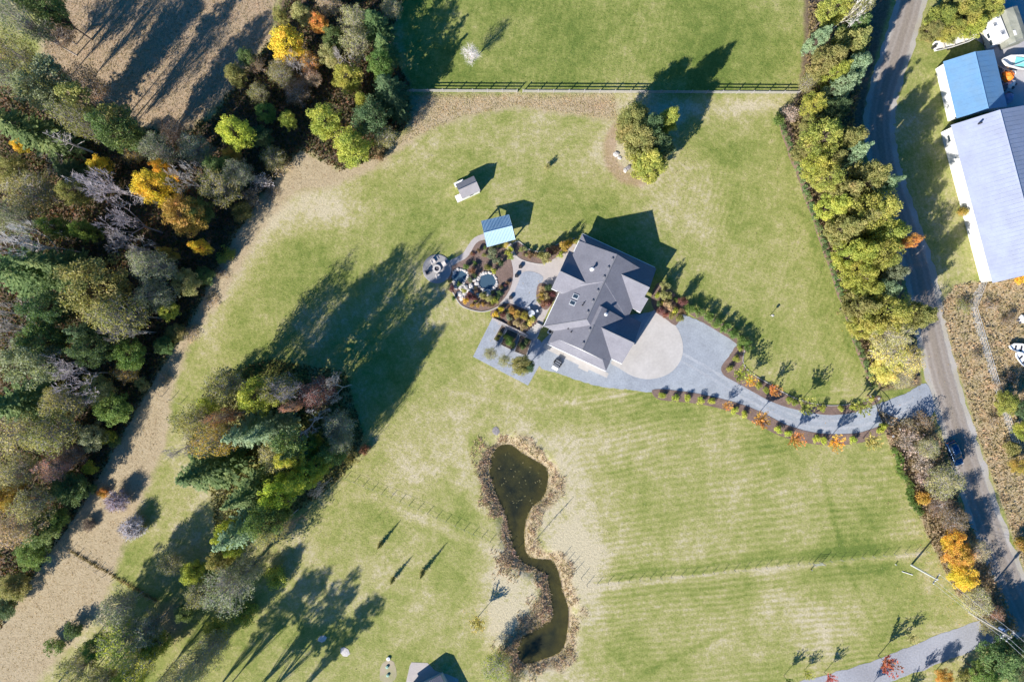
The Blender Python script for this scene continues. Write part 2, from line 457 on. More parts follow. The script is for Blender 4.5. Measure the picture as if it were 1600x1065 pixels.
def make_ground():
    gx = dens(-96, 96, 0.42, 2500); gy = dens(-66, 66, 0.42, 2500)
    X, Y = np.meshgrid(gx, gy)
    PX, PY = X / S + 800, 532.5 - Y / S
    near = (np.abs(X) < 97) & (np.abs(Y) < 67)
    def mask(poly, soft):
        return sm(soft, -soft, sdist(poly, PX, PY))
    d = sdist(POND, PX, PY) * S
    Z = np.where(d > 0, -0.62 * (1 - sm(0.0, 2.4, d)), -0.62 - 0.95 * sm(0, 3.2, -d))
    r = np.random.default_rng(3)
    Z += np.where(near & (d > 0.4), 0.0, 0.0)
    wood, clr, strip = mask(WOOD, 14), mask(CLEARING, 18), mask(STRIP, 20)
    road, verge, row = mask(ROADSIDE, 8), mask(VERGE, 8), mask(TREEROW, 8)
    rough = np.clip(np.maximum.reduce([clr, strip, road * 0.95, verge * 0.9]), 0, 1)
    bw = 0.9 + 0.55 * np.sin(PX * .061 + 1.3) * np.sin(PY * .047 + .4) + 0.25 * np.sin(PX * .17) * np.sin(PY * .13)
    bank = (1 - sm(1.6 * bw, 3.4 * bw, d))
    rough = np.maximum(rough, bank * 0.8)
    soil = np.clip(np.maximum.reduce([wood * (1 - clr) * (1 - strip * 0.85), row * 0.75, bank * 0.22, np.where(d < 0.2, 1, 0)]), 0, 1)
    dry = np.full(X.shape, 0.535)
    dry += mask(NFIELD, 6) * -0.26 + mask(SEFIELD, 6) * 0.02 + mask(EFIELD, 10) * -0.02 + mask(ELAWN, 12) * -0.08
    for cx, cy, rx, ry, a in [(480, 330, 90, 40, .28), (330, 470, 40, 120, .15), (620, 320, 120, 60, -.05), (850, 230, 110, 45, .18), (1090, 170, 120, 16, .35), (1180, 160, 60, 18, .25),
                              (1060, 290, 120, 35, .10), (1130, 400, 60, 120, .12), (700, 680, 110, 80, .20), (640, 740, 110, 60, .14), (790, 940, 50, 90, .38), (905, 760, 38, 130, .40), (900, 880, 40, 60, .45),
                              (930, 980, 25, 60, .3), (1020, 700, 110, 50, .12), (1350, 860, 70, 60, -.1), (1260, 820, 90, 40, .12),
                              (560, 900, 70, 90, .18), (480, 980, 60, 60, -.2), (600, 800, 70, 30, -.15), (1100, 600, 160, 60, -.2), (960, 650, 120, 14, -.2), (520, 420, 120, 60, -.12), (870, 330, 80, 40, -.12),
                              (1150, 240, 50, 20, -.25), (740, 690, 12, 20, -.5), (920, 1000, 14, 50, -.35), (880, 600, 60, 16, -.3), (300, 740, 40, 60, .25), (150, 880, 60, 90, .3), (440, 800, 40, 60, -.15),
                              (1010, 230, 62, 62, .35), (400, 560, 60, 60, -.2), (1150, 960, 160, 40, .12), (1050, 1040, 80, 30, -.1), (200, 870, 60, 40, -.1), (640, 170, 40, 40, -.1)]:
        dry += a * np.exp(-(((PX - cx) / rx) ** 2 + ((PY - cy) / ry) ** 2))
    def ridge(x0, y0, x1, y1, w, a):
        L = math.hypot(x1 - x0, y1 - y0); ux, uy = (x1 - x0) / L, (y1 - y0) / L
        t = (PX - x0) * ux + (PY - y0) * uy; q = -(PX - x0) * uy + (PY - y0) * ux
        return a * np.exp(-(q / w) ** 2) * sm(-w * 2, w * 2, t) * sm(L + w * 2, L - w * 2, t)
    dry += ridge(917, 918, 1445, 865, 3, .38) + ridge(940, 899, 1445, 848, 9, -.28) + ridge(940, 936, 1440, 884, 9, -.18)
    dry += ridge(1288, 750, 1318, 870, 5, -.3) + ridge(1330, 770, 1372, 830, 5, -.22) + ridge(1010, 1050, 1140, 985, 5, -.28) + ridge(1318, 880, 1380, 1000, 5, -.2)
    dry += ridge(830, 640, 1000, 612, 3, .22) + ridge(820, 605, 900, 632, 3, .2) + ridge(560, 770, 800, 872, 7, .25) + ridge(1255, 330, 1345, 580, 8, -.15) + ridge(1222, 190, 1240, 270, 10, -.2)
    dry += ridge(1110, 20, 1060, 140, 6, .18) + ridge(1160, 0, 1130, 90, 6, .15) + ridge(700, 610, 830, 640, 4, .16) + ridge(520, 280, 620, 250, 14, .3) + ridge(440, 320, 300, 520, 16, .3)
    dry += (1 - sm(3.0, 8.0, d)) * 0.22
    red = np.exp(-((np.hypot(PX - 1000, PY - 235) - 48) / 12) ** 2) * sm(1040, 980, PX) + 0.8 * np.exp(-(((PX - 265) / 40) ** 2 + ((PY - 970) / 40) ** 2)) + 0.6 * row
    red += 0.55 * clr
    red += 0.55 * np.exp(-((PX - 925) / 40) ** 2 - ((PY - 165) / 14) ** 2)
    # mowing passes: a length in metres across the passes, one field of it per mown piece
    ph = np.hypot(PX - 880, (PY - 440) * 1.15) * S
    sel = mask(ELAWN, 1) > 0.5; ph = np.where(sel, (PX + 0.32 * PY) * S, ph)
    south = (PY > 606 + 0.0 * PX) & (PX > 880)
    ph = np.where(south, (PY + 0.10 * PX + 26 * np.sin((PX - 880) / 260.0) * sm(900, 640, PY)) * S, ph)
    ph = np.where(mask(NFIELD, 1) > 0.5, (PX * 0.94 + PY * 0.2) * S, ph)
    ph = np.where((PX < 900) & (PY > 600), (PX * 0.75 + PY * 0.6) * S, ph)
    amp = np.where(south, 0.85, np.where((PX > 560) & (PY < 610), 0.36, 0.25)) * (1 - soil) * (1 - rough)
    H, Wd = X.shape
    idx = np.arange(H * Wd).reshape(H, Wd)
    F = np.stack([idx[:-1, :-1], idx[:-1, 1:], idx[1:, 1:], idx[1:, :-1]], -1).reshape(-1, 4)
    m, n, l = new_mat("meadow")
    p = n["Principled BSDF"]
    pos = n.new("ShaderNodeNewGeometry").outputs["Position"]
    def att(nm):
        a = n.new("ShaderNodeAttribute"); a.attribute_name = nm; return a.outputs["Fac"]
    n1, n2, n3, n4 = noise(n, l, pos, 0.07, 4), noise(n, l, pos, 0.5, 5, 0.65), noise(n, l, pos, 1.7, 5, 0.75), noise(n, l, pos, 3.8, 3, 0.7)
    phs = math_(n, l, 'ADD', att("phase"), math_(n, l, 'MULTIPLY', noise(n, l, pos, 0.05, 2), 2.6))
    s1 = math_(n, l, 'SINE', math_(n, l, 'MULTIPLY', phs, 2 * math.pi / 1.02))
    s2 = math_(n, l, 'SINE', math_(n, l, 'MULTIPLY', phs, 2 * math.pi / 3.3))
    mow = math_(n, l, 'MULTIPLY', math_(n, l, 'ADD', math_(n, l, 'MULTIPLY', s1, 0.095), math_(n, l, 'MULTIPLY', s2, 0.0)), att("mow"))
    mow = math_(n, l, 'MULTIPLY', mow, math_(n, l, 'MULTIPLY', math_(n, l, 'SUBTRACT', noise(n, l, pos, 0.06, 2, .5), 0.28, True), 4.0))
    def cen(x, k): return math_(n, l, 'MULTIPLY', math_(n, l, 'SUBTRACT', x, 0.5), k)
    t = math_(n, l, 'ADD', att("dry"), math_(n, l, 'ADD', cen(n1, 1.5), math_(n, l, 'ADD', cen(n2, 1.0), math_(n, l, 'ADD', cen(n3, 1.1), mow))))
    rp = n.new("ShaderNodeValToRGB"); l.new(t, rp.inputs[0])
    e = rp.color_ramp.elements
    e[0].position = 0.0; e[0].color = (0.11, 0.15, 0.032, 1)
    e[1].position = 1.0; e[1].color = (0.43, 0.375, 0.255, 1)
    for q, c in ((0.26, (0.172, 0.20, 0.05, 1)), (0.5, (0.242, 0.248, 0.08, 1)), (0.72, (0.315, 0.29, 0.13, 1))):
        x = e.new(q); x.color = c
    rc = n.new("ShaderNodeValToRGB"); l.new(math_(n, l, 'ADD', math_(n, l, 'MULTIPLY', n3, 0.6), math_(n, l, 'MULTIPLY', n2, 0.45)), rc.inputs[0])
    e = rc.color_ramp.elements
    e[0].position = 0.30; e[0].color = (0.25, 0.19, 0.12, 1); e[1].position = 0.78; e[1].color = (0.42, 0.35, 0.24, 1)
    x = e.new(0.5); x.color = (0.35, 0.28, 0.18, 1)
    def soft(a, k=0.5):
        return math_(n, l, 'MULTIPLY', math_(n, l, 'SUBTRACT', math_(n, l, 'ADD', a, cen(n2, k)), 0.28, True), 2.2, True)
    c = mixc(n, l, soft(att("rough"), 0.9), rp.outputs[0], rc.outputs[0])
    c = mixc(n, l, math_(n, l, 'MULTIPLY', soft(att("red"), 0.7), 0.6), c, (0.30, 0.19, 0.135))
    so = n.new("ShaderNodeValToRGB"); l.new(n3, so.inputs[0])
    e = so.color_ramp.elements
    e[0].position = 0.3; e[0].color = (0.075, 0.058, 0.04, 1); e[1].position = 0.75; e[1].color = (0.21, 0.155, 0.11, 1)
    c = mixc(n, l, soft(att("soil"), 0.6), c, so.outputs[0])
    f = math_(n, l, 'ADD', cen(n4, 1.15), 1.0)
    cm = n.new("ShaderNodeCombineColor")
    for i in range(3): l.new(f, cm.inputs[i])
    c = mixc(n, l, 1.0, c, cm.outputs[0], 'MULTIPLY')
    # underwater: yellow algae shelf, mud painted darker with depth for light lost in water
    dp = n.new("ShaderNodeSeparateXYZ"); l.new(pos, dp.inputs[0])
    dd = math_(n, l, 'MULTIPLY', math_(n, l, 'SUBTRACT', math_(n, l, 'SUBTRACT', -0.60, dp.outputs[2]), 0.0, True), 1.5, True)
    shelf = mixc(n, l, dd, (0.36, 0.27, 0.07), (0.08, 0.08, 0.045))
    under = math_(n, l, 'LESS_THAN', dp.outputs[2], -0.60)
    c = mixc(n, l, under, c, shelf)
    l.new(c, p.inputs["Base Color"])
    p.inputs["Roughness"].default_value = 0.95
    p.inputs["Specular IOR Level"].default_value = 0.1
    b = n.new("ShaderNodeBump"); b.inputs["Strength"].default_value = 0.55; b.inputs["Distance"].default_value = 0.12
    l.new(math_(n, l, 'ADD', n4, n3), b.inputs["Height"]); l.new(b.outputs[0], p.inputs["Normal"])
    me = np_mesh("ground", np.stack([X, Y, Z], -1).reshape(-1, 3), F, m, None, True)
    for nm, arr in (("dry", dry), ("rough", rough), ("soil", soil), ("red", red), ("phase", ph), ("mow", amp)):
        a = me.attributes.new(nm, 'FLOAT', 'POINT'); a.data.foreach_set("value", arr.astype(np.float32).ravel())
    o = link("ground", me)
    tag(o, "mown grass and dry meadow ground under the whole property", "ground", kind="structure")
make_ground()

def water_mat():
    m, n, l = new_mat("pond_water")
    out = n["Material Output"]; p = n["Principled BSDF"]
    pos = n.new("ShaderNodeNewGeometry").outputs["Position"]
    a = noise(n, l, pos, 0.55, 5, .7)
    l.new(mixc(n, l, math_(n, l, 'MULTIPLY', math_(n, l, 'SUBTRACT', a, .35, True), 3.0, True), (0.022, 0.027, 0.022), (0.07, 0.068, 0.03)), p.inputs["Base Color"])
    p.inputs["Roughness"].default_value = 0.12
    p.inputs["Specular IOR Level"].default_value = 0.5
    b = n.new("ShaderNodeBump"); b.inputs["Strength"].default_value = 0.05; b.inputs["Distance"].default_value = 0.02
    l.new(noise(n, l, pos, 5.0, 2), b.inputs["Height"]); l.new(b.outputs[0], p.inputs["Normal"])
    tr = n.new("ShaderNodeBsdfTransparent"); tr.inputs[0].default_value = (0.52, 0.53, 0.34, 1)
    mx = n.new("ShaderNodeMixShader"); mx.inputs[0].default_value = 0.5
    l.new(p.outputs[0], mx.inputs[1]); l.new(tr.outputs[0], mx.inputs[2]); l.new(mx.outputs[0], out.inputs[0])
    return m
M['water'] = water_mat()
def outset(poly, d):
    P = np.array(poly); T = np.roll(P, -1, 0) - np.roll(P, 1, 0); T /= np.linalg.norm(T, axis=1)[:, None] + 1e-9
    Nn = np.stack([T[:, 1], -T[:, 0]], 1)
    area = np.sum(P[:, 0] * np.roll(P[:, 1], -1) - np.roll(P[:, 0], -1) * P[:, 1])
    return [tuple(q) for q in P + Nn * d * (1 if area > 0 else -1)]
o = MB().poly([(*W(*p), -0.58) for p in outset(POND, 1.6)][::-1], M['water']).build("pond_water")
tag(o, "murky olive water of the long winding pond", "pond", kind="structure")

# ---------------------------------------------------------------- roads, drives, yards, patios (sheets)
def sheet(name, pts, z, m, label, cat, smooth=0, jit=0.0, seed=1, kind="structure", z0=-0.12, side=None):
    if smooth: pts = spline(pts, smooth, True)
    if jit: pts = jitter(pts, jit, seed)
    o = MB().prism(toW(pts), z0, z, m, side).build(name)
    return tag(o, label, cat, kind=kind)

ROADC = [(1428, -60), (1424, 0), (1405, 68), (1382, 140), (1374, 190), (1378, 240), (1388, 280), (1403, 325), (1431, 407), (1446, 470), (1459, 535), (1477, 606), (1500, 685), (1533, 790), (1572, 895), (1612, 985), (1670, 1100)]
sheet("road_shoulder", band(ROADC, [24, 24, 25, 26, 28], 10), 0.012, M['shoulder'], "pale loose gravel shoulders either side of the dirt road", "shoulder", jit=1.3, seed=4)
def make_road():
    C = np.array(spline(ROADC, 14)); T = np.gradient(C, axis=0); T /= np.linalg.norm(T, axis=1)[:, None]
    Nn = np.stack([-T[:, 1], T[:, 0]], 1); hw = np.interp(np.linspace(0, 1, len(C)), np.linspace(0, 1, 5), [17.5, 17.5, 18, 19, 21])
    r = np.random.default_rng(5); k = 15; a = np.linspace(-1, 1, k)
    P = C[:, None] + Nn[:, None] * (hw[:, None, None] * a[None, :, None])
    P[:, 0] += r.normal(0, .9, (len(C), 2)); P[:, -1] += r.normal(0, .9, (len(C), 2))
    X, Y = (P[..., 0] - 800) * S, (532.5 - P[..., 1]) * S
    Z = 0.03 + 0.035 * (1 - a ** 2)[None] * np.ones((len(C), 1)) - 0.02 * (np.exp(-((np.abs(a) - .45) / .14) ** 2))[None]
    Z[:, 0] = Z[:, -1] = 0.0
    idx = np.arange(len(C) * k).reshape(len(C), k)
    F = np.stack([idx[:-1, :-1], idx[:-1, 1:], idx[1:, 1:], idx[1:, :-1]], -1).reshape(-1, 4)
    m, n, l = new_mat("dirt_road"); p = n["Principled BSDF"]
    at = n.new("ShaderNodeAttribute"); at.attribute_name = "v"
    pos = n.new("ShaderNodeNewGeometry").outputs["Position"]
    n1, n2, n3 = noise(n, l, pos, .3, 4), noise(n, l, pos, 2.5, 4, .65), noise(n, l, pos, 9, 2)
    x = math_(n, l, 'ABSOLUTE', math_(n, l, 'ADD', at.outputs["Fac"], math_(n, l, 'MULTIPLY', math_(n, l, 'SUBTRACT', n1, .5), .35)))
    rp = n.new("ShaderNodeValToRGB"); l.new(x, rp.inputs[0]); e = rp.color_ramp.elements
    e[0].position = 0; e[0].color = (.225, .19, .155, 1); e[1].position = 1; e[1].color = (.33, .30, .27, 1)
    for q, c in ((.22, (.215, .18, .15, 1)), (.42, (.27, .235, .205, 1)), (.62, (.235, .20, .17, 1)), (.8, (.255, .22, .19, 1))):
        y = e.new(q); y.color = c
    f = math_(n, l, 'ADD', math_(n, l, 'ADD', math_(n, l, 'MULTIPLY', n2, .7), math_(n, l, 'MULTIPLY', n3, .35)), .47)
    cm = n.new("ShaderNodeCombineColor")
    for i in range(3): l.new(f, cm.inputs[i])
    l.new(mixc(n, l, 1.0, rp.outputs[0], cm.outputs[0], 'MULTIPLY'), p.inputs["Base Color"]); p.inputs["Roughness"].default_value = .95
    b = n.new("ShaderNodeBump"); b.inputs["Strength"].default_value = .5; b.inputs["Distance"].default_value = .05
    l.new(n3, b.inputs["Height"]); l.new(b.outputs[0], p.inputs["Normal"])
    me = np_mesh("road", np.stack([X, Y, Z], -1).reshape(-1, 3), F, m, np.tile(a, len(C)), True)
    tag(link("road", me), "brown grey dirt road running down the right side", "road", kind="structure")
make_road()
DRIVE = [(1000, 490), (1040, 480), (1074, 493), (1110, 510), (1149, 534), (1146, 547), (1134, 563), (1129, 573), (1134, 584), (1152, 594), (1182, 611), (1216, 628), (1258, 640), (1300, 645), (1342, 640),
         (1382, 627), (1418, 613), (1448, 600), (1458, 645), (1425, 656), (1388, 668), (1346, 679), (1308, 682), (1266, 679), (1226, 667), (1190, 649), (1160, 636), (1120, 625), (1080, 617),
         (1040, 611), (1018, 613), (985, 609), (940, 604), (900, 593), (872, 583), (846, 575), (840, 562), (852, 528), (900, 500)]
sheet("driveway", DRIVE, 0.05, M['gravel'], "blue grey gravel driveway curving from the road to the house", "driveway", 10, 0.45, 6)
sheet("lower_drive", band([(1150, 1110), (1250, 1084), (1330, 1062), (1400, 1040), (1470, 1012), (1520, 994), (1570, 978)], [19, 19, 21, 20], 8), 0.022, M['lower_gravel'],
      "grey gravel drive of the neighbour in the bottom right corner", "driveway", jit=0.8, seed=8)
for q, c in (("left", -5.5), ("right", 5.5)):
    ctr = np.array(spline([(1060, 555), (1105, 580), (1150, 608), (1190, 630), (1225, 648), (1262, 660), (1305, 663), (1345, 659), (1385, 647), (1430, 630)], 8))
    T = np.gradient(ctr, axis=0); T /= np.linalg.norm(T, axis=1)[:, None]
    ctr = ctr + np.stack([-T[:, 1], T[:, 0]], 1) * c
    sheet("wheel_track", band([tuple(p) for p in ctr[::2]], 2.2, 4), 0.056, M['track'], "%s wheel track worn into the gravel driveway" % q, "wheel track", jit=.5, seed=30 + int(c))
sheet("apron", [(985, 545), (1020, 486), (1030, 489), (1048, 500), (1061, 518), (1067, 540), (1064, 561), (1051, 579), (1032, 589), (1010, 592), (988, 587), (966, 574), (955, 565)], 0.075, M['concrete'],
      "pale rounded concrete apron in front of the garage", "apron", 4)
sheet("house_walk", [(852, 536), (951, 583), (948, 590), (900, 568), (848, 543)], 0.062, M['concrete'], "narrow pale concrete walk along the south wall of the house", "walk")
sheet("door_pad", [(907, 566), (922, 573), (918, 581), (903, 574)], 0.068, M['concrete'], "small pale concrete pad below the south wall of the house", "pad")
sheet("barn_yard", [(1562, -60), (1700, -60), (1700, 300), (1560, 240), (1545, 90), (1520, 55), (1555, 15)], 0.02, M['yard'], "pale grey gravel yard around the barns", "yard", 3, 0.8, 9)
sheet("gravel_court", [(769, 497), (739, 557), (825, 602), (842, 572), (856, 545), (842, 530), (800, 512)], 0.035, M['gravel_patch'], "blue grey gravel court below the raised vegetable beds", "court")
sheet("main_patio", [(791, 382), (799, 379), (803, 392), (812, 402), (828, 408), (848, 412), (862, 406), (880, 396), (898, 380), (905, 400), (885, 450), (865, 470), (850, 500), (838, 530), (826, 524), (838, 500), (822, 488),
                     (800, 484), (776, 480), (788, 466), (798, 446), (801, 425), (797, 414), (793, 400)], 0.055, M['paver'], "pale paved patio between the gazebo and the house", "patio", 3)
sheet("sitting_patio", [(815, 427), (830, 424), (848, 432), (845, 444), (838, 456), (837, 474), (820, 480), (803, 474), (804, 456), (810, 441)], 0.08, M['gravel_patch'],
      "blue grey oval seating patio west of the house", "patio", 4)
sheet("garden_path", band([(697, 414), (715, 406), (727, 398), (735, 386), (744, 375), (758, 369)], 4.6, 6), 0.045, M['paver'], "pale curved path from the round patio to the gazebo", "path")
sheet("gazebo_floor", [(753, 350), (796, 338), (806, 374), (762, 387)], 0.06, M['concrete'], "concrete floor under the blue gazebo", "floor")
cx, cy = W(683, 420)
o = MB().lathe([(2.55, -0.1), (2.55, 0.10), (2.42, 0.14), (0.0, 0.141)], M['patio_round'], (cx, cy, 0), 40, False).build("round_patio")
tag(o, "round grey paved patio with a fire pit and four chairs", "patio", kind="structure")

def bed(name, pts, label, z=0.065, m='mulch', smooth=4, jit=0.15):
    return sheet(name, pts, z, M[m], label, "planting bed", smooth, jit, 3)
bed("water_garden_bed", [(701, 422), (714, 411), (730, 402), (744, 380), (757, 376), (765, 386), (790, 388), (797, 402), (802, 424), (799, 445), (792, 460), (776, 478), (752, 485), (722, 476), (708, 457), (701, 440)],
    "brown mulched bed around the twin garden pools", 0.07)
bed("curved_bed", [(800, 383), (808, 378), (817, 384), (829, 392), (850, 394), (868, 384), (886, 377), (898, 373), (892, 386), (876, 395), (860, 408), (845, 412), (820, 407), (806, 398)],
    "curved mulched bed beside the lawn north of the patio", 0.085)
bed("entry_bed", [(842, 443), (858, 446), (868, 458), (862, 474), (853, 484), (843, 476), (838, 462)], "small mulched bed against the west wall of the house", 0.09)
bed("lower_bed", [(771, 482), (789, 473), (815, 481), (834, 491), (840, 505), (833, 520), (812, 518), (769, 497)], "mulched bed above the pink retaining wall", 0.10)
bed("northeast_bed", [(1018, 460), (1032, 440), (1050, 455), (1070, 476), (1066, 490), (1056, 508), (1040, 498), (1022, 484)], "mulched bed east of the house beside the apron", 0.09)
bed("gravel_edge_bed", [(1072, 486), (1085, 482), (1118, 498), (1160, 524), (1172, 540), (1160, 552), (1150, 536), (1112, 512)], "mulched bed behind the gravel turning area", 0.095, 'mulch', 3)
bed("north_drive_bed", [(1151, 540), (1163, 548), (1160, 566), (1172, 583), (1200, 600), (1240, 622), (1290, 634), (1340, 630), (1370, 618), (1374, 626), (1342, 642), (1300, 648), (1258, 643), (1214, 631), (1180, 614), (1148, 596), (1131, 586), (1127, 573), (1140, 555)],
    "mulched bed along the north edge of the driveway", 0.097, 'mulch', 3)
bed("south_drive_bed", [(1018, 610), (1040, 608), (1080, 613), (1120, 621), (1160, 632), (1192, 645), (1228, 663), (1268, 675), (1308, 678), (1346, 675), (1386, 662), (1388, 672), (1350, 690), (1305, 695), (1262, 692), (1220, 681), (1180, 661), (1150, 646), (1110, 634), (1070, 628), (1030, 624)],
    "mulched bed along the south edge of the driveway", 0.099, 'mulch', 3)
sheet("hedge_mulch", band([(p[0] + 4, p[1]) for p in HEDGE], 8.5, 6), 0.018, M['red_mulch'], "strip of reddish mulch under the row of young cedars", "mulch strip", jit=1.2, seed=12)
sheet("roadside_fence_base", band([(1532, 441), (1517, 481), (1538, 551), (1559, 622), (1582, 690)], 1.6, 6), 0.02, M['shoulder'], "pale gravel strip under the yard fence", "strip", jit=0.5, seed=13)

def edging(name, pts, label, w=0.75, closed=False):
    sheet(name, band(pts, w, 6), 0.13, M['concrete'], label, "edging")
edging("bed_edging", [(801, 381), (809, 377), (818, 383), (830, 391), (850, 393), (868, 383), (886, 376), (898, 372)], "pale concrete edging of the curved bed beside the north lawn")
edging("bed_edging", [(800, 384), (806, 399), (820, 408), (845, 413), (860, 409)], "pale concrete edging of the curved bed beside the patio")
edging("bed_edging", [(704, 452), (709, 459), (722, 478), (752, 487), (777, 480), (790, 468)], "pale concrete edging under the garden pools")
edging("bed_edging", [(1163, 547), (1161, 566), (1173, 582), (1201, 599), (1241, 621), (1290, 633), (1340, 629), (1368, 618)], "thin pale edging between the drive bed and the east lawn", 0.5)
# ---------------------------------------------------------------- buildings
def hull_roof(name, pts, thick, mtop, mside, parent):
    """solid roof block: convex hull of ridge + eave points, with a fascia of the given depth"""
    import bmesh
    bm = bmesh.new()
    zs = min(p[2] for p in pts)
    for p in pts: bm.verts.new(p[:3])
    for p in pts:
        if p[3]: bm.verts.new((p[0], p[1], p[2] - thick))
    bmesh.ops.convex_hull(bm, input=bm.verts)
    for f in bm.faces:
        f.normal_update()
    me = bpy.data.meshes.new(name)
    bmesh.ops.recalc_face_normals(bm, faces=bm.faces)
    bmesh.ops.dissolve_limit(bm, angle_limit=0.01, verts=bm.verts, edges=bm.edges)
    me.materials.append(mtop); me.materials.append(mside)
    for f in bm.faces:
        f.material_index = 0 if f.normal.z > 0.25 else 1
    bm.to_mesh(me); bm.free()
    return link(name, me, parent)

def make_house():
    O = V3(840 + 350 / 4.258, 350 + 643 / 4.258, 0, 6.8)
    rz = -math.radians(25)
    root = empty("house", (O.x, O.y, 0), rz, "large grey shingled house with several gabled wings beside the gravel drive", "house")
    sh, fa = M['shingle'], M['white']
    T = 0.22
    def blk(pts): return hull_roof("roof", [Vector((p[0], p[1], p[2], p[3] if len(p) > 3 else 0)) for p in pts], T, sh, fa, root)
    E = 1  # eave flag
    R = {}
    R['MS'] = blk([(-0.6, 0.0, 6.6), (-0.6, 9.0, 6.6), (-6.45, -3.9, 2.8, E), (6.0, -3.9, 2.8, E), (6.0, 9.0, 2.8, E), (-6.45, 9.0, 2.8, E)])
    R['MN'] = blk([(-0.6, 6.9, 6.64), (-0.6, 11.9, 6.64), (-7.15, 3.2, 3.05, E), (6.02, 3.2, 2.82, E), (6.02, 11.9, 2.82, E), (-7.15, 11.9, 3.05, E)])
    R['NS'] = blk([(-7.2, 13.25, 2.78, E), (6.6, 13.25, 2.78, E), (-5.6, 11.6, 3.85), (6.6, 11.6, 3.85), (-7.2, 11.6, 2.78, E), (6.6, 11.6, 2.78, E)])
    R['L'] = blk([(0.9, 3.0, 6.32), (0.9, -4.9, 6.32), (-4.55, 3.0, 2.79, E), (6.4, 3.0, 2.79, E), (6.4, -4.9, 2.79, E), (-4.55, -4.9, 2.79, E)])
    R['SS'] = blk([(-4.58, -6.35, 2.77, E), (6.45, -6.35, 2.77, E), (-2.9, -4.7, 3.85), (4.8, -4.7, 3.85), (-4.58, -4.7, 2.77, E), (6.45, -4.7, 2.77, E)])
    R['G'] = blk([(0.0, -0.12, 5.4), (8.4, -0.12, 5.4), (0.0, 3.8, 2.81, E), (8.4, 3.8, 2.81, E), (0.0, -4.05, 2.81, E), (8.4, -4.05, 2.81, E)])
    R['E'] = blk([(-0.5, 9.4, 5.38), (6.85, 9.4, 5.38), (-0.5, 13.22, 2.83, E), (6.85, 13.22, 2.83, E), (-0.5, 5.3, 2.75, E), (6.85, 5.3, 2.75, E)])
    R['EP'] = blk([(6.5, 7.75, 4.28, E), (7.6, 7.75, 4.28, E), (6.5, 5.27, 2.72, E), (7.6, 5.27, 2.72, E)])
    R['W'] = blk([(-8.0, 5.6, 5.15), (-1.5, 5.6, 5.15), (-8.0, 9.7, 2.76, E), (-1.5, 9.7, 2.76, E), (-8.0, 2.5, 3.2, E), (-1.5, 2.5, 3.2, E)])
    # walls (one mesh per wing)
    for a, b, c, d, h in ((-5.9, 5.5, -3.4, 11.4, 2.9), (-6.6, 6.1, 11.42, 12.7, 2.8), (-4.0, 5.9, -5.8, 2.0, 2.85), (5.0, 7.95, -3.5, 3.3, 2.83), (5.1, 6.4, 5.9, 12.66, 2.84), (-7.5, -5.0, 3.1, 9.1, 3.0)):
        MB().box(((a + b) / 2, (c + d) / 2, h / 2), (b - a, d - c, h), M['cream']).build("wall", root)
    # gable walls above the eaves
    def gable(p): MB().hexa(p, M['cream']).build("gable_wall", root)
    def gab_u(u0, u1, va, vm, vb, ha, hm, hb):
        mb = MB()
        for (p, q) in (((va, ha), (vm, hm)), ((vm, hm), (vb, hb))):
            mb.hexa([(u0, p[0], 2.7), (u1, p[0], 2.7), (u1, q[0], 2.7), (u0, q[0], 2.7), (u0, p[0], p[1]), (u1, p[0], p[1]), (u1, q[0], q[1]), (u0, q[0], q[1])], M['cream'])
        mb.build("gable_wall", root)
    gab_u(7.7, 7.95, -3.4, -0.12, 3.2, 2.9, 5.05, 2.9)
    gab_u(6.15, 6.4, 6.0, 9.4, 12.6, 2.9, 5.0, 2.9)
    gab_u(-7.5, -7.25, 3.2, 5.6, 9.0, 3.1, 4.8, 2.9)
    # windows and doors
    def win(c, d, kind="window"):
        w = MB().box(c, d, M['white']).build(kind, root)
        g = [d[0], d[1], d[2] - 0.2]
        k = 0 if d[0] < d[1] else 1
        g[1 - k] -= 0.2; g[k] += 0.05
        MB().box(c, g, M['glass']).build("pane", w)
    for c, d in (((7.98, -1.7, 1.15), (0.08, 2.6, 2.2)), ((7.98, 1.6, 1.15), (0.08, 2.6, 2.2))):
        gd = MB().box(c, d, M['white']).build("garage_door", root)
        for i in range(3): MB().box((c[0] + 0.05, c[1], 0.5 + i * 0.55), (0.03, 2.4, 0.42), M['cream']).build("panel", gd)
    for c, d in (((-5.93, 0.5, 1.5), (0.1, 1.8, 1.3)), ((-5.93, -2.0, 1.5), (0.1, 1.4, 1.2)), ((-7.53, 6.0, 1.5), (0.1, 2.2, 1.6)), ((1.0, -5.83, 1.5), (1.8, 0.1, 1.2)), ((-2.5, -5.83, 1.5), (1.2, 0.1, 1.2)), ((-3.0, 12.73, 1.5), (1.8, 0.1, 1.3)), ((2.5, 12.73, 1.5), (1.8, 0.1, 1.3)), ((6.43, 8.0, 1.5), (0.1, 1.8, 1.3))):
        win(c, d)
    dr = MB().box((-5.94, 2.5, 1.05), (0.1, 0.95, 2.1), M['brown_wood']).build("door", root)
    MB().tube((-6.02, 2.85, 1.0), (-6.08, 2.85, 1.0), 0.04, 0.04, M['grey_metal']).build("handle", dr)
    # ridge caps
    def cap(key, a, b):
        a, b = Vector(a), Vector(b)
        d = (b - a).normalized(); s_ = d.cross(Vector((0, 0, 1))).normalized() * 0.14
        z = Vector((0, 0, 0.035)); dn = Vector((0, 0, -0.06))
        MB().poly([a + s_ + dn, b + s_ + dn, b + z, a + z], M['ridge']).poly([a + z, b + z, b - s_ + dn, a - s_ + dn], M['ridge']).build("ridge_cap", R[key])
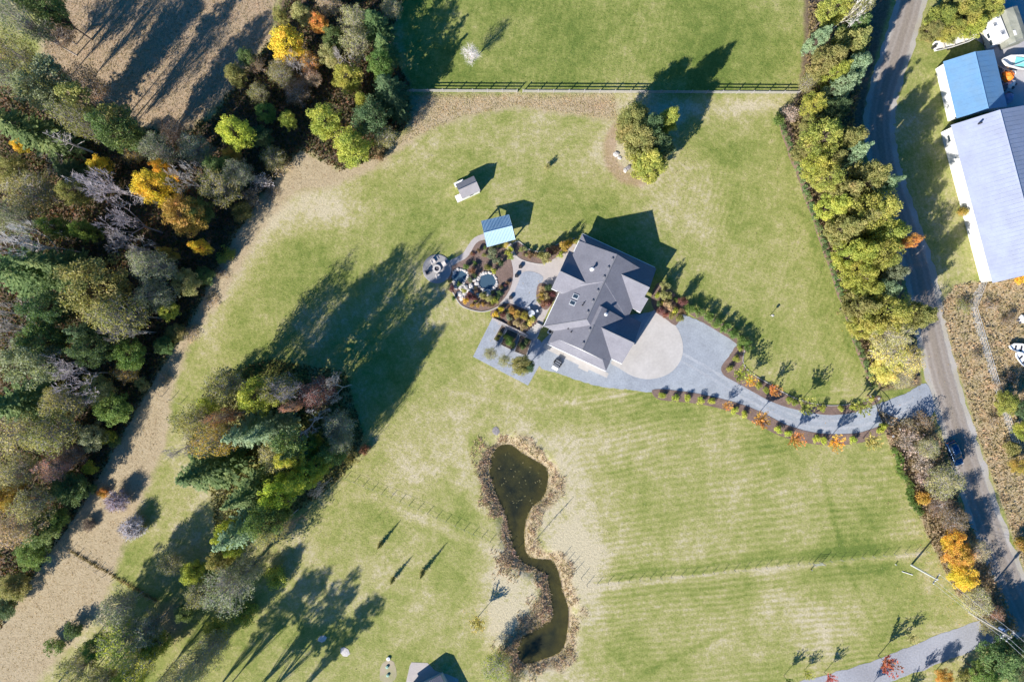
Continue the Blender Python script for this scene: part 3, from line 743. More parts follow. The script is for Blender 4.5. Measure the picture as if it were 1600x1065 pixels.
    cap('MS', (-0.6, 0, 6.62), (-0.6, 6.8, 6.62)); cap('MN', (-0.6, 6.9, 6.66), (-0.6, 11.9, 6.66)); cap('L', (0.9, -0.4, 6.34), (0.9, -4.9, 6.34))
    cap('G', (2.2, -0.12, 5.42), (8.4, -0.12, 5.42)); cap('E', (1.4, 9.4, 5.4), (6.85, 9.4, 5.4)); cap('W', (-8.0, 5.6, 5.17), (-2.6, 5.6, 5.17))
    cap('MS', (-0.6, 0, 6.61), (-6.45, -3.9, 2.82))
    # roof vents along the ridges
    def zW(u_, ridge, eave, ur, ue): return ridge - (ridge - eave) * abs(u_ - ur) / abs(ue - ur)
    for v_ in (1.2, 3.2, 5.1):
        MB().box((-0.95, v_, zW(-0.95, 6.6, 2.8, -0.6, -6.45) + 0.12), (0.42, 0.36, 0.24), M['ridge'], 0, 0.75).build("vent", R['MS'])
    for v_ in (7.6, 9.3, 10.9):
        MB().box((-0.95, v_, zW(-0.95, 6.64, 3.05, -0.6, -7.15) + 0.12), (0.42, 0.36, 0.24), M['ridge'], 0, 0.75).build("vent", R['MN'])
    for v_ in (-1.3, -3.8):
        MB().box((0.6, v_, 6.32 - 0.3 * 0.65 + 0.12), (0.42, 0.36, 0.24), M['ridge'], 0, 0.75).build("vent", R['L'])
    # skylights on the west slope
    a = math.atan2(3.8, 5.85)
    for v_ in (1.65, 2.85):
        u_ = -3.75; z = zW(u_, 6.6, 2.8, -0.6, -6.45)
        Mx = Matrix.Translation((u_, v_, z + 0.06)) @ Matrix.Rotation(-a, 4, 'Y')
        def bx(c, d, m): 
            mb = MB().box(c, d, m); mb.v = [tuple(Mx @ Vector(p)) for p in mb.v]; return mb
        s_ = bx((0, 0, 0), (1.15, 0.82, 0.14), M['galv']).build("skylight", R['MS'])
        bx((0, 0, 0.06), (0.95, 0.6, 0.06), M['glass']).build("pane", s_)
    # chimneys and pipes
    def pipe(key, u_, v_, z, r, h, m, hat):
        c = MB().lathe([(r, -0.3), (r, h), (r * 1.8, h + 0.02), (r * 1.8, h + 0.14), (r * 0.4, h + 0.25)] if hat else [(r, -0.3), (r, h), (r * 0.7, h + 0.01)], m, (u_, v_, z), 10).build("chimney" if hat else "vent_pipe", R[key])
        MB().lathe([(r * 2.6, -0.1), (r * 2.0, 0.1), (r, 0.16)], m, (u_, v_, z), 10).build("flashing", c)
    pipe('MN', -3.2, 8.1, zW(-3.2, 6.64, 3.05, -0.6, -7.15), 0.16, 0.75, M['white'], True)
    pipe('MS', 2.0, 2.15, zW(2.0, 6.6, 2.8, -0.6, 6.0), 0.18, 0.95, M['galv'], True)
    for u_, v_ in ((-2.15, 1.9), (-2.1, 2.35)): pipe('MS', u_, v_, zW(u_, 6.6, 2.8, -0.6, -6.45), 0.06, 0.35, M['black_metal'], False)
    for u_, v_ in ((-2.6, -2.6), (-1.9, -2.9)): pipe('L', u_, v_, 6.32 - (0.9 - u_) * 0.648, 0.06, 0.3, M['black_metal'], False)
    # gutters
    for key, a_, b_ in (('MS', (-6.5, -3.9, 2.72), (-6.5, 2.4, 2.72)), ('MN', (-7.2, 9.8, 2.98), (-7.2, 11.9, 2.98)), ('NS', (-7.2, 13.3, 2.7), (6.6, 13.3, 2.7)), ('SS', (-4.6, -6.42, 2.7), (6.45, -6.42, 2.7)),
                      ('G', (6.5, -4.1, 2.74), (8.4, -4.1, 2.74)), ('W', (-8.0, 2.44, 3.12), (-6.9, 2.44, 3.12)), ('EP', (6.85, 5.22, 2.66), (7.6, 5.22, 2.66))):
        MB().tube(a_, b_, 0.07, 0.07, M['white'], 6).build("gutter", R[key])
    return root
make_house()

def gable_building(name, label, cat, corners, ridge_h, eave_h, roofm, wallm, ridge_along=0, over=0.35, ribs=0.0, group=None):
    """corners: four ground corners (m) a,b,c,d; ridge runs from the middle of a-b to the middle of d-c"""
    a, b, c, d = [Vector((*p, 0)) for p in corners]
    root = empty(name, (a + b + c + d) / 4, 0, label, cat, group)
    o_ = root.location
    a, b, c, d = a - o_, b - o_, c - o_, d - o_
    ax = ((d + c) / 2 - (a + b) / 2).normalized(); sd_ = (b - a).normalized()
    mb = MB(); up = Vector((0, 0, 1))
    for p, q in ((a, b), (b, c), (c, d), (d, a)):
        mb.poly([p, q, q + up * (eave_h - 0.1), p + up * (eave_h - 0.1)], wallm)
    mb.poly([a + up * (eave_h - 0.1), b + up * (eave_h - 0.1), (a + b) / 2 + up * (ridge_h - 0.16)], wallm)
    mb.poly([c + up * (eave_h - 0.1), d + up * (eave_h - 0.1), (c + d) / 2 + up * (ridge_h - 0.16)], wallm)
    mb.build("wall", root)
    r0, r1 = (a + b) / 2 - ax * over + up * ridge_h, (c + d) / 2 + ax * over + up * ridge_h
    for e0, e1, s_ in ((a, d, -1), (b, c, 1)):
        half = (b - a).length / 2
        drop = (ridge_h - eave_h) / half
        p0 = e0 - ax * over + sd_ * s_ * over + up * (eave_h - over * drop)
        p1 = e1 + ax * over + sd_ * s_ * over + up * (eave_h - over * drop)
        t = up * -0.1
        mb = MB().hexa([r0 + t, r1 + t, p1 + t, p0 + t, r0, r1, p1, p0], roofm)
        rf = mb.build("roof_panel", root)
        if ribs:
            L = (r1 - r0).length; n = int(L / ribs); mr = MB()
            w = ax * 0.02; h = up * 0.008
            for i in range(n + 1):
                s0 = r0 + ax * (i * L / n); s1 = p0 + ax * (i * L / n)
                s0 = s0 - sd_ * s_ * -0.08
                mr.hexa([s0 - w, s0 + w, s1 + w, s1 - w, s0 - w * .5 + h, s0 + w * .5 + h, s1 + w * .5 + h, s1 - w * .5 + h], roofm)
            mr.build("standing_seams", rf)
    MB().path([r0 + up * 0.03, r1 + up * 0.03], 0.08, roofm, 5).build("ridge_cap", root)
    return root, (a, b, c, d, ax, sd_, up)

# long pale barn and the blue-roofed barn
bn = Vector(W(1470, 207)); bs = Vector(W(1532, 441)); axb = (bs - bn).normalized(); prp = Vector((-axb.y, axb.x))
if prp.x < 0: prp = -prp
wd = 12.6
root, g = gable_building("long_barn", "long barn with a pale lilac metal roof and white wall by the road", "barn", [bn, bn + prp * wd, bs + prp * wd, bs], 6.1, 3.5, M['barn_roof'], M['white'], over=0.3, ribs=0.75)
a, b, c, d, ax, sd_, up = g
MB().box(a + sd_ * 3.2 + ax * 0.9 + up * 5.0, (0.22, 0.22, 1.4), M['black_metal']).build("stove_pipe", root)
for i, f in enumerate((0.06,)):
    p = a.lerp(d, f) + up * 1.7 - sd_ * 0.03
    w_ = MB().box(p, (0.06, 1.3, 0.8), M['white'], math.atan2(sd_.y, sd_.x)).build("window", root)
    MB().box(p - sd_ * 0.03, (0.05, 1.1, 0.6), M['glass'], math.atan2(sd_.y, sd_.x)).build("pane", w_)
dr = MB().box(a.lerp(b, 0.5) + up * 1.4 - ax * 0.04, (3.0, 0.1, 2.8), M['cream'], math.atan2(sd_.y, sd_.x)).build("barn_door", root)
MB().box(a.lerp(b, 0.55) + up * 1.3 - ax * 0.13, (0.06, 0.08, 0.3), M['black_metal'], math.atan2(sd_.y, sd_.x)).build("handle", dr)
bn = Vector(W(1461.5, 108)); bs = Vector(W(1481, 190)); axb = (bs - bn).normalized(); prp = Vector((-axb.y, axb.x))
if prp.x < 0: prp = -prp
root, g = gable_building("blue_barn", "smaller barn with a sky blue metal roof behind the long barn", "barn", [bn, bn + prp * 8.4, bs + prp * 8.4, bs], 4.3, 2.8, M['blue_roof'], M['white'], over=0.25, ribs=0.9)
a, b, c, d, ax, sd_, up = g
dr = MB().box(a.lerp(b, 0.5) + up * 1.2 - ax * 0.04, (2.4, 0.1, 2.4), M['cream'], math.atan2(sd_.y, sd_.x)).build("barn_door", root)
MB().box(a.lerp(b, 0.58) + up * 1.2 - ax * 0.13, (0.06, 0.08, 0.3), M['black_metal'], math.atan2(sd_.y, sd_.x)).build("handle", dr)

# garden shed
def shed():
    A = Vector(W(724, 313)); ang = math.radians(24.5)
    ax = Vector((math.cos(ang), math.sin(ang))); pr = Vector((-ax.y, ax.x))
    L, Wd = 3.2, 2.5
    # corners: ridge runs along ax
    p = A
    root, g = gable_building("garden_shed", "small white garden shed with a grey shingle roof on the lawn", "shed", [p + pr * Wd, p, p + ax * L, p + ax * L + pr * Wd], 3.1, 2.2, M['shed_shingle'], M['white'], over=0.14)
    a, b, c, d, ax3, sd_, up = g
    rr = math.atan2(ax.y, ax.x)
    ax_, pr_ = Vector((*ax, 0)), Vector((*pr, 0))
    o = MB().box(b - ax_ * 0.55 + pr_ * 0.65 + up * 0.12, (1.1, 1.3, 0.1), M['deck_wood'], rr, rx=0).build("ramp", root)
    o = MB().box(b - ax_ * 0.02 + pr_ * 0.65 + up * 1.0, (0.06, 1.1, 1.9), M['white'], rr).build("door", root)
    MB().box(b - ax_ * 0.08 + pr_ * 0.3 + up * 1.0, (0.05, 0.06, 0.25), M['black_metal'], rr).build("handle", o)
    w_ = MB().box(b.lerp(c, 0.5) - pr_ * 0.02 + up * 1.4, (0.8, 0.06, 0.6), M['white'], rr).build("window", root)
    MB().box(b.lerp(c, 0.5) - pr_ * 0.05 + up * 1.4, (0.66, 0.05, 0.46), M['glass'], rr).build("pane", w_)
    # white deck box behind the shed
    q = o_ = root.location + a - ax_ * 0.25 + pr_ * 0.42
    bx = empty("storage_box", (q.x, q.y, 0), rr, "long white storage box behind the garden shed", "storage box")
    MB().box((0.8, 0, 0.3), (1.7, 0.62, 0.6), M['white']).build("body", bx)
    MB().box((0.8, 0, 0.63), (1.78, 0.7, 0.06), M['white']).build("lid", bx)
shed()

def gazebo():
    tl, tr, br, bl = [Vector(W(*p, 2.35)) for p in ((752, 345), (795, 335), (805, 374), (761, 386))]
    e1, e2 = (tl + bl) / 2, (tr + br) / 2
    cen = (tl + tr + br + bl) / 4
    root = empty("gazebo", (*cen, 0), 0, "open timber gazebo with a pale blue ribbed metal roof", "gazebo")
    up = Vector((0, 0, 1))
    z0, z1 = 2.3, 3.5
    L3 = lambda p, z: Vector((p.x - cen.x, p.y - cen.y, z))
    k = (120 - z1) / (120 - 2.35)
    r0, r1 = L3(e1, z1), L3(e2, z1)
    for q0, q1 in ((tl, tr), (bl, br)):
        p0, p1 = L3(q0, z0), L3(q1, z0)
        t = up * -0.05
        rf = MB().hexa([r0 + t, r1 + t, p1 + t, p0 + t, r0, r1, p1, p0], M['gazebo_roof']).build("roof_panel", root)
        n = 20; mr = MB(); w = (r1 - r0).normalized() * 0.03; h = up * 0.05
        for i in range(n + 1):
            f = i / n; s0, s1 = r0.lerp(r1, f), p0.lerp(p1, f)
            mr.hexa([s0 - w, s0 + w, s1 + w, s1 - w, s0 - w * .5 + h, s0 + w * .5 + h, s1 + w * .5 + h, s1 - w * .5 + h], M['gazebo_roof'])
        mr.build("standing_seams", rf)
    MB().path([r0 + up * .03, r1 + up * .03], 0.07, M['gazebo_roof'], 6).build("ridge_cap", root)
    cs = [L3(p, 0) * 0.86 for p in (tl, tr, br, bl)]
    for c in cs:
        MB().box((c.x, c.y, 1.13), (0.2, 0.2, 2.3), M['brown_wood'], 0.22).build("post", root)
        for q in cs:
            d = (q - c)
            if 1 < d.length < 5.2:
                d.normalize()
                MB().tube(c + up * 1.5, c + d * 0.7 + up * 2.2, 0.05, 0.05, M['brown_wood'], 4).build("brace", root)
    for i in range(4):
        MB().tube(cs[i] + up * 2.3, cs[(i + 1) % 4] + up * 2.3, 0.09, 0.09, M['brown_wood'], 4).build("beam", root)
    tb = empty("picnic_table", (*cen, 0.06), 0.25, "wooden picnic table under the blue gazebo roof", "table")
    MB().box((0, 0, 0.72), (1.8, 0.8, 0.06), M['wood']).build("tabletop", tb)
    for s_ in (-1, 1):
        MB().box((0, s_ * 0.75, 0.42), (1.8, 0.28, 0.05), M['wood']).build("bench", tb)
        MB().box((s_ * 0.65, 0, 0.36), (0.08, 1.5, 0.68), M['wood'], 0, 0.6).build("leg", tb)
gazebo()

# roof of the neighbour's house reaching in at the bottom
def neighbour():
    p = [W(640, 1062, 3), W(684, 1040, 3)]
    root = empty("neighbour_house", (*W(662, 1092), 0), 0, "dark roofed neighbouring house cut off by the bottom edge", "house")
    c = root.location
    q = lambda px, py, z: Vector((*W(px, py, z), z)) - c
    mb = MB()
    pk = q(664, 1066, 3.0); a = q(631, 1082, 2.0); b = q(688, 1054, 2.0)
    far = Vector((0.46, -0.88, 0)) * 9
    MB().hexa([a + far - Vector((0, 0, .12)), pk + far - Vector((0, 0, .12)), pk - Vector((0, 0, .12)), a - Vector((0, 0, .12)), a + far, pk + far, pk, a], M['shingle']).build("roof_panel", root)
    MB().hexa([pk + far - Vector((0, 0, .12)), b + far - Vector((0, 0, .12)), b - Vector((0, 0, .12)), pk - Vector((0, 0, .12)), pk + far, b + far, b, pk], M['shingle']).build("roof_panel", root)
    i = 0.93
    a2, b2 = Vector((a.x, a.y, 0)) + far * .05, Vector((b.x, b.y, 0)) + far * .05
    MB().hexa([a2 + far * .9, b2 + far * .9, b2, a2, a2 + far * .9 + Vector((0, 0, 1.85)), b2 + far * .9 + Vector((0, 0, 1.85)), b2 + Vector((0, 0, 1.85)), a2 + Vector((0, 0, 1.85))], M['cream']).build("wall", root)
    sheet("neighbour_terrace", [(640, 1040), (643, 1034), (668, 1035), (680, 1047), (700, 1053), (716, 1060), (718, 1085), (630, 1085)], 0.03, M['paver'], "pinkish paved terrace of the neighbouring house", "terrace")
neighbour()
# ---------------------------------------------------------------- fences
def rail_fence():
    post = MB().box((0, 0, 0.72), (0.13, 0.13, 1.46), M['wood']).mesh("post")
    def run(x0, x1, n, label):
        p0, p1 = V3(x0, 143.5 + (x0 - 640) * 0.005), V3(x1, 143.5 + (x1 - 640) * 0.005)
        root = empty("rail_fence", p0, 0, label, "fence", "weathered rail fence between the lawn and the north field")
        d = (p1 - p0); step = d / n
        rail = MB().box((step.length / 2, -0.09, 0), (step.length - 0.02, 0.05, 0.16), M['wood']).mesh("rail")
        ang = math.atan2(d.y, d.x)
        for i in range(n + 1):
            link("post", post, root, loc=step * i)
            if i < n:
                for z in (0.45, 0.88, 1.30):
                    r = link("rail", rail, root, loc=step * i + Vector((0, 0, z)))
                    r.rotation_euler = (0, random.uniform(-.008, .008), ang)
    run(600, 808, 9, "weathered rail fence left of the gap, ending in the dark trees")
    run(817, 1246, 18, "long weathered rail fence right of the gap, crossed by tree shadow")
rail_fence()

def wire_fence(pts, step, label, h=1.0, wires=(0.4, 0.95), m='wood', r=0.045, wr=0.007, name="wire_fence", top=False, wm='grey_metal'):
    P = [V3(*p) for p in pts]
    root = empty(name, P[0], 0, label, "fence")
    post = MB().tube((0, 0, -0.2), (0, 0, h), r, r * 0.85, M[m], 6).mesh("post")
    for a, b in zip(P[:-1], P[1:]):
        n = max(1, int(round((b - a).length / (step * S))))
        for i in range(n + (b is P[-1])):
            q = a.lerp(b, i / n) - P[0]
            o = link("post", post, root, loc=q)
            o.scale = (1, 1, random.uniform(.92, 1.06))
        for z in wires:
            MB().tube(a - P[0] + Vector((0, 0, z)), b - P[0] + Vector((0, 0, z)), wr, wr, M[wm], 4, False).build("wire", root)
    return root
wire_fence([(917, 913), (1180, 887), (1447, 860)], 17, "thin post and wire fence crossing the south field")
wire_fence([(880, 868), (900, 891), (917, 913)], 12, "short wire fence beside the narrow channel of the pond", 1.3)
wire_fence([(834, 846), (858, 818), (884, 790)], 14, "short wire fence on the east bank of the pond", 1.3)
wire_fence([(540, 746), (640, 788), (740, 833), (806, 862)], 15, "wire fence from the dark grove down to the pond")
wire_fence([(226, 606), (268, 624), (312, 642)], 14, "short wire fence across the dry strip beside the wood", 1.2)
wire_fence([(110, 860), (165, 898), (215, 925), (245, 938)], 13, "wire fence over the ditch at the lower left", 1.2)
yf = wire_fence([(1532, 441), (1517, 481), (1538, 551), (1559, 622), (1570, 655), (1582, 690)], 24, "pale steel chain fence around the scrap yard beside the road", 1.7, (0.15, 0.5, 0.85, 1.2, 1.66), 'galv', 0.05, 0.03, "chain_fence", wm='galv')

# ---------------------------------------------------------------- utility poles and wires
def utility_pole(px, py, h, ang, label, transformer):
    p = V3(px, py)
    root = empty("utility_pole", p, ang, label, "utility pole", "utility poles beside the road")
    MB().tube((0, 0, -0.5), (0, 0, h), 0.19, 0.13, M['galv'] if not transformer else M['wood'], 10).build("pole", root)
    tops = []
    for z in ((h - 0.4,) if not transformer else (h - 0.4, h - 1.6)):
        ca = MB().box((0, 0, z), (2.0, 0.12, 0.14), M['wood']).build("crossarm", root)
        for x in (-0.9, -0.35, 0.9):
            MB().lathe([(0.05, 0), (0.08, 0.06), (0.05, 0.12), (0.07, 0.18), (0.02, 0.22)], M['galv'], (x, 0, z + 0.07), 8).build("insulator", ca)
    if transformer:
        t = MB().lathe([(0.0, 0), (0.26, 0.02), (0.28, 0.1), (0.28, 0.85), (0.24, 0.95), (0.0, 1.0)], M['blue_tarp'], (0.42, 0, h - 3.0), 12).build("transformer", root)
        MB().box((0.2, 0, h - 2.6), (0.2, 0.1, 0.1), M['grey_metal']).build("bracket", t)
    return p, ang, h
pA = utility_pole(1424, 882, 7.4, math.radians(55), "slim pale utility pole standing in the south field", False)
pB = utility_pole(1514, 956, 10.2, math.radians(50), "tall utility pole with transformer among the roadside bushes", True)
def catenary(name, a, b, sag, label, r=0.018):
    pts = [a.lerp(b, t) - Vector((0, 0, sag * 4 * t * (1 - t))) for t in np.linspace(0, 1, 13)]
    o = MB().path(pts, r, M['galv'], 4).build(name)
    tag(o, label, "wire", "power lines between the poles")
for i, (x, who) in enumerate(((-0.9, "outer wire on the field side"), (-0.35, "middle wire"), (0.9, "outer wire on the road side"))):
    def tip(p, x=x): return p[0] + Vector((math.cos(p[1]) * x, math.sin(p[1]) * x, p[2] - 0.1))
    catenary("power_line", tip(pA), tip(pB), 0.5, "%s strung between the two utility poles" % who)
    catenary("power_line", tip(pB), V3(1640 + i * 6, 1080 - i * 8, 10.0), 1.0, "%s running from the tall pole to the bottom right corner" % who)

# ---------------------------------------------------------------- driveway gate
def gate():
    a, b = V3(1364, 621), V3(1386, 679)
    d = b - a; L = d.length; ang = math.atan2(d.y, d.x)
    root = empty("driveway_gate", a, ang, "double leaf dark iron gate with arched top across the driveway", "gate")
    for x, nm in ((0, 0), (L, 0)):
        p = MB().box((x, 0, 0.95), (0.26, 0.26, 1.9), M['brown_wood']).build("gate_post", root)
        MB().box((x, 0, 1.95), (0.34, 0.34, 0.12), M['wood']).build("cap", p)
    for s_ in (0, 1):
        x0, x1 = (0.26, L / 2 - 0.03) if s_ == 0 else (L / 2 + 0.03, L - 0.26)
        lf = MB(); n = 12
        top = [Vector((x0 + (x1 - x0) * t, 0, 1.25 + 0.55 * math.sin(math.pi * (0.5 * t if s_ == 0 else 0.5 * (1 - t))))) for t in np.linspace(0, 1, n + 1)]
        lf.path(top, 0.04, M['black_metal'], 5)
        lf.path([Vector((x0, 0, 0.15)), Vector((x1, 0, 0.15))], 0.04, M['black_metal'], 5)
        lf.path([Vector((x0, 0, 1.0)), Vector((x1, 0, 1.0))], 0.03, M['black_metal'], 5)
        o = lf.build("gate_leaf", root)
        for t, tp in zip(np.linspace(0, 1, n + 1), top):
            MB().tube((tp.x, 0, 0.15), (tp.x, 0, tp.z), 0.022, 0.022, M['black_metal'], 4).build("bar", o)
gate()
for i, (px, py, h, w) in enumerate(((1397, 668, 1.9, "wooden post south of the driveway gate beside the bushes"), (1355, 618, 1.2, "short wooden post beside the north gate pillar"))):
    o = empty("timber_post", V3(px, py), 0, w, "post")
    MB().box((0, 0, h / 2), (0.2, 0.2, h), M['brown_wood']).build("post_shaft", o)
    MB().box((0, 0, h + 0.04), (0.27, 0.27, 0.08), M['wood'], 0, 0.5).build("cap", o)

# ---------------------------------------------------------------- vehicles
def loft(mb, secs, m, close=True):
    """secs: list of rings of equal length"""
    b = len(mb.v); n = len(secs[0]); k = mb.mi(m)
    for r in secs: mb.v += [tuple(p) for p in r]
    for j in range(len(secs) - 1):
        for i in range(n):
            i2 = (i + 1) % n
            mb.f.append((b + j * n + i, b + j * n + i2, b + (j + 1) * n + i2, b + (j + 1) * n + i)); mb.m.append(k)
    if close:
        mb.f.append(tuple(b + i for i in range(n))[::-1]); mb.m.append(k)
        mb.f.append(tuple(b + (len(secs) - 1) * n + i for i in range(n))); mb.m.append(k)
    return mb

def car():
    p = V3(1488, 707)
    ang = math.atan2(-0.925, 0.38)
    root = empty("car", p + Vector((0, 0, 0.03)), ang, "dark blue hatchback car on the dirt road", "car")
    def ring(x, w, z0, z1, r=0.16):
        return [(x, -w, z0), (x, -w, z1 - r), (x, -w + r, z1), (x, w - r, z1), (x, w, z1 - r), (x, w, z0)]
    mb = loft(MB(), [ring(-2.2, .72, .4, .82), ring(-2.1, .84, .3, .95), ring(-1.2, .90, .25, 1.0), ring(0.6, .90, .25, .98), ring(1.5, .88, .28, .9), ring(2.05, .80, .32, .78), ring(2.2, .66, .42, .66)], M['car_paint'])
    body = mb.build("body", root, True, 0.03)
    mb = loft(MB(), [ring(-1.95, .66, .9, 1.2, .1), ring(-1.55, .72, .9, 1.44, .14), ring(-0.7, .74, .9, 1.5, .14), ring(0.25, .72, .9, 1.46, .14), ring(1.05, .70, .85, 1.02, .05)], M['glass'])
    cabin = mb.build("cabin_glass", root, True)
    mb = loft(MB(), [ring(-1.6, .60, 1.42, 1.47, .04), ring(-0.7, .64, 1.45, 1.535, .05), ring(0.2, .60, 1.42, 1.485, .04)], M['car_paint'])
    rf = mb.build("roof", root, True)
    for s_ in (-1, 1):
        MB().tube((-1.5, s_ * .58, 1.53), (0.15, s_ * .58, 1.53), 0.025, 0.025, M['galv'], 5).build("roof_rail", rf)
        MB().box((0.75, s_ * 0.98, 0.98), (0.2, 0.18, 0.14), M['car_paint']).build("mirror", root)
        for x in (-1.35, 1.38):
            w = MB().tube((x, s_ * .74, .33), (x, s_ * .93, .33), .33, .33, M['tyre'], 16).build("wheel", root)
            MB().tube((x, s_ * .90, .33), (x, s_ * .945, .33), .21, .19, M['galv'], 12).build("rim", w)
        MB().box((2.12, s_ * .56, .64), (0.14, .3, .14), M['white']).build("headlight", root)
        MB().box((-2.17, s_ * .6, .78), (0.08, .22, .2), M['orange']).build("tail_light", root)
car()

def local(px, py, ang_pts):
    (x0, y0), (x1, y1) = [W(*q) for q in ang_pts]
    return V3(px, py), math.atan2(y1 - y0, x1 - x0)

def yard_things():
    # white flat trailer / pontoon
    p, a = local(1487, 68, ((1451, 76), (1520, 56)))
    t = empty("boat_trailer", p, a, "long white skiff on a low trailer under the yellow cedars", "boat")
    def hullring(x, w, z0, z1): return [(x, -w, z1), (x, -w * .75, z0), (x, w * .75, z0), (x, w, z1), (x, w * .85, z1 - .02), (x, w * .6, z0 + .35), (x, -w * .6, z0 + .35), (x, -w * .85, z1 - .02)]
    loft(MB(), [hullring(-3.7, .85, .5, 1.2), hullring(-1, 1.0, .5, 1.2), hullring(2, .9, .55, 1.3), hullring(3.8, .5, .8, 1.45)], M['rv_white']).build("hull", t)
    for x in (-2.2, -0.4, 1.4): MB().box((x, 0, 1.0), (0.35, 1.5, 0.06), M['deck_wood']).build("seat", t)
    MB().box((-3.9, 0, 1.0), (0.35, 0.4, 0.9), M['black_metal']).build("outboard_motor", t)
    for s_ in (-1, 1):
        MB().box((0, s_ * 0.5, 0.42), (6.5, 0.1, 0.1), M['grey_metal']).build("trailer_rail", t)
        MB().tube((-1, s_ * 0.8, 0.3), (-1, s_ * 1.0, 0.3), 0.3, 0.3, M['tyre'], 12).build("wheel", t)
    # motorhome
    p, a = local(1541, 55, ((1532, 40), (1549, 82)))
    t = empty("motorhome", p, a, "old white motorhome with roof hatches parked beside the blue barn", "motorhome")
    MB().box((0, 0, 1.65), (4.9, 2.5, 2.3), M['rv_white'], 0, 0.97).build("body", t, False, 0.08)
    MB().box((0, 0, 2.83), (4.7, 2.35, 0.08), M['rv_white']).build("roof", t, False, 0.03)
    MB().box((-2.9, 0, 2.2), (1.2, 2.3, 1.0), M['rv_white'], 0, 0.9).build("cab_over", t, False, 0.1)
    MB().box((-2.9, 0, 1.1), (1.3, 2.0, 1.2), M['rv_white'], 0, 0.85).build("cab", t, False, 0.1)
    MB().box((-3.5, 0, 1.5), (0.1, 1.6, 0.5), M['glass']).build("windscreen", t)
    for x, y, sx in ((1.2, 0.3, 0.7), (-0.6, -0.4, 0.6), (-1.6, 0.5, 0.5)):
        h = MB().box((x, y, 2.94), (sx, sx, 0.16), M['rv_white']).build("roof_hatch", t)
        MB().box((x, y, 3.03), (sx * .7, sx * .7, 0.04), M['grey_metal']).build("cover", h)
    for s_ in (-1, 1):
        for x in (-2.6, 1.5):
            w = MB().tube((x, s_ * 0.9, 0.4), (x, s_ * 1.15, 0.4), 0.4, 0.4, M['tyre'], 14).build("wheel", t)
            MB().tube((x, s_ * 1.13, 0.4), (x, s_ * 1.18, 0.4), 0.22, 0.2, M['galv'], 10).build("rim", w)
        for x in (-1.0, 0.6, 1.8): MB().box((x, s_ * 1.24, 1.9), (0.8, 0.06, 0.5), M['glass']).build("window", t)
    # canvas shelter
    p, a = local(1568, 50, ((1562, 28), (1578, 76)))
    t = empty("canvas_shelter", p, a, "olive canvas covered boat shelter next to the white motorhome", "shelter")
    def arch(x, s=1.0): return [(x, -1.75 * s, 0), (x, -1.75 * s, 2.3), (x, -1.1 * s, 3.1), (x, 0.1, 3.45 * s), (x, 1.1 * s, 3.1), (x, 1.75 * s, 2.3), (x, 1.75 * s, 0)]
    cv = loft(MB(), [arch(-2.9, .97), arch(-1.2), arch(0.6), arch(1.9), arch(2.9, .96)], M['canvas']).build("cover", t)
    MB().box((1.4, -0.9, 3.28), (0.9, 0.45, 0.05), M['rv_white']).build("patch", cv)
    for x in (-2.8, 0, 2.8):
        MB().path([Vector(q) for q in arch(x, 0.965)], 0.04, M['grey_metal'], 5).build("hoop", t)
    # sail boat hull
    p, a = local(1588, 102, ((1556, 100), (1620, 108)))
    t = empty("moored_boat", p, a, "white boat with turquoise deck stored behind the blue barn", "boat")
    loft(MB(), [hullring(-3.4, .2, .9, 1.6), hullring(-2.2, 0.9, .6, 1.5), hullring(0, 1.25, .5, 1.45), hullring(3.4, 1.1, .5, 1.45)], M['rv_white']).build("hull", t)
    MB().box((0.6, 0, 1.38), (3.6, 1.5, 0.12), M['turquoise']).build("deck", t)
    MB().box((1.2, 0, 1.65), (1.5, 1.1, 0.5), M['rv_white'], 0, 0.85).build("cabin", t)
    MB().tube((-1.6, -0.9, 1.6), (2.4, 0.9, 2.0), 0.07, 0.05, M['galv'], 6).build("mast", t)
    for x in (-1.5, 1.8): MB().box((x, 0, 0.28), (0.2, 1.6, 0.56), M['brown_wood'], 0, 0.7).build("cradle", t)
    # tarp heaps and scrap
    def heap(px, py, r, h, m, label, cat, seed, sx=1.0):
        rr = np.random.default_rng(seed)
        mb = MB(); n = 12; rings = []
        for j, (f, z) in enumerate(((1.0, 0), (0.95, .4), (0.72, .8), (0.4, 1.0), (0.08, 1.06))):
            rings.append([(r * sx * f * math.cos(2 * math.pi * i / n) * rr.uniform(.78, 1.2), r * f * math.sin(2 * math.pi * i / n) * rr.uniform(.78, 1.2), h * z * rr.uniform(.85, 1.15)) for i in range(n)])
        root = empty("covered_heap", V3(px, py), 0.3 * seed, label, cat)
        loft(mb, rings, m).build("tarp", root)
        for i in range(3):
            a_ = rr.uniform(0, 6.28); 
            MB().box((r * sx * 1.05 * math.cos(a_), r * 1.05 * math.sin(a_), 0.2), (0.5, 0.3, 0.4), M['junk'], a_, 0.8).build("block", root)
    heap(1572, 121, 0.95, 1.3, M['orange'], "bright orange tarpaulin heap beside the blue barn", "tarpaulin", 1)
    heap(1578, 131, 0.8, 0.7, M['rv_white'], "white sheeted pile below the orange tarpaulin", "sheeted pile", 2)
    heap(1581, 115, 0.45, 0.8, M['rv_white'], "small white sack right of the orange tarpaulin", "sack", 3)
    heap(1573, 154, 0.9, 1.1, M['blue_tarp'], "blue grey tarpaulin bundle near the long barn gable", "tarpaulin", 4)
    heap(1565, 138, 0.8, 0.8, M['junk'], "dark scrap pile against the blue barn eave", "scrap pile", 5)
    heap(1559, 112, 0.8, 0.8, M['junk'], "dark scrap pile at the top corner of the blue barn", "scrap pile", 6)
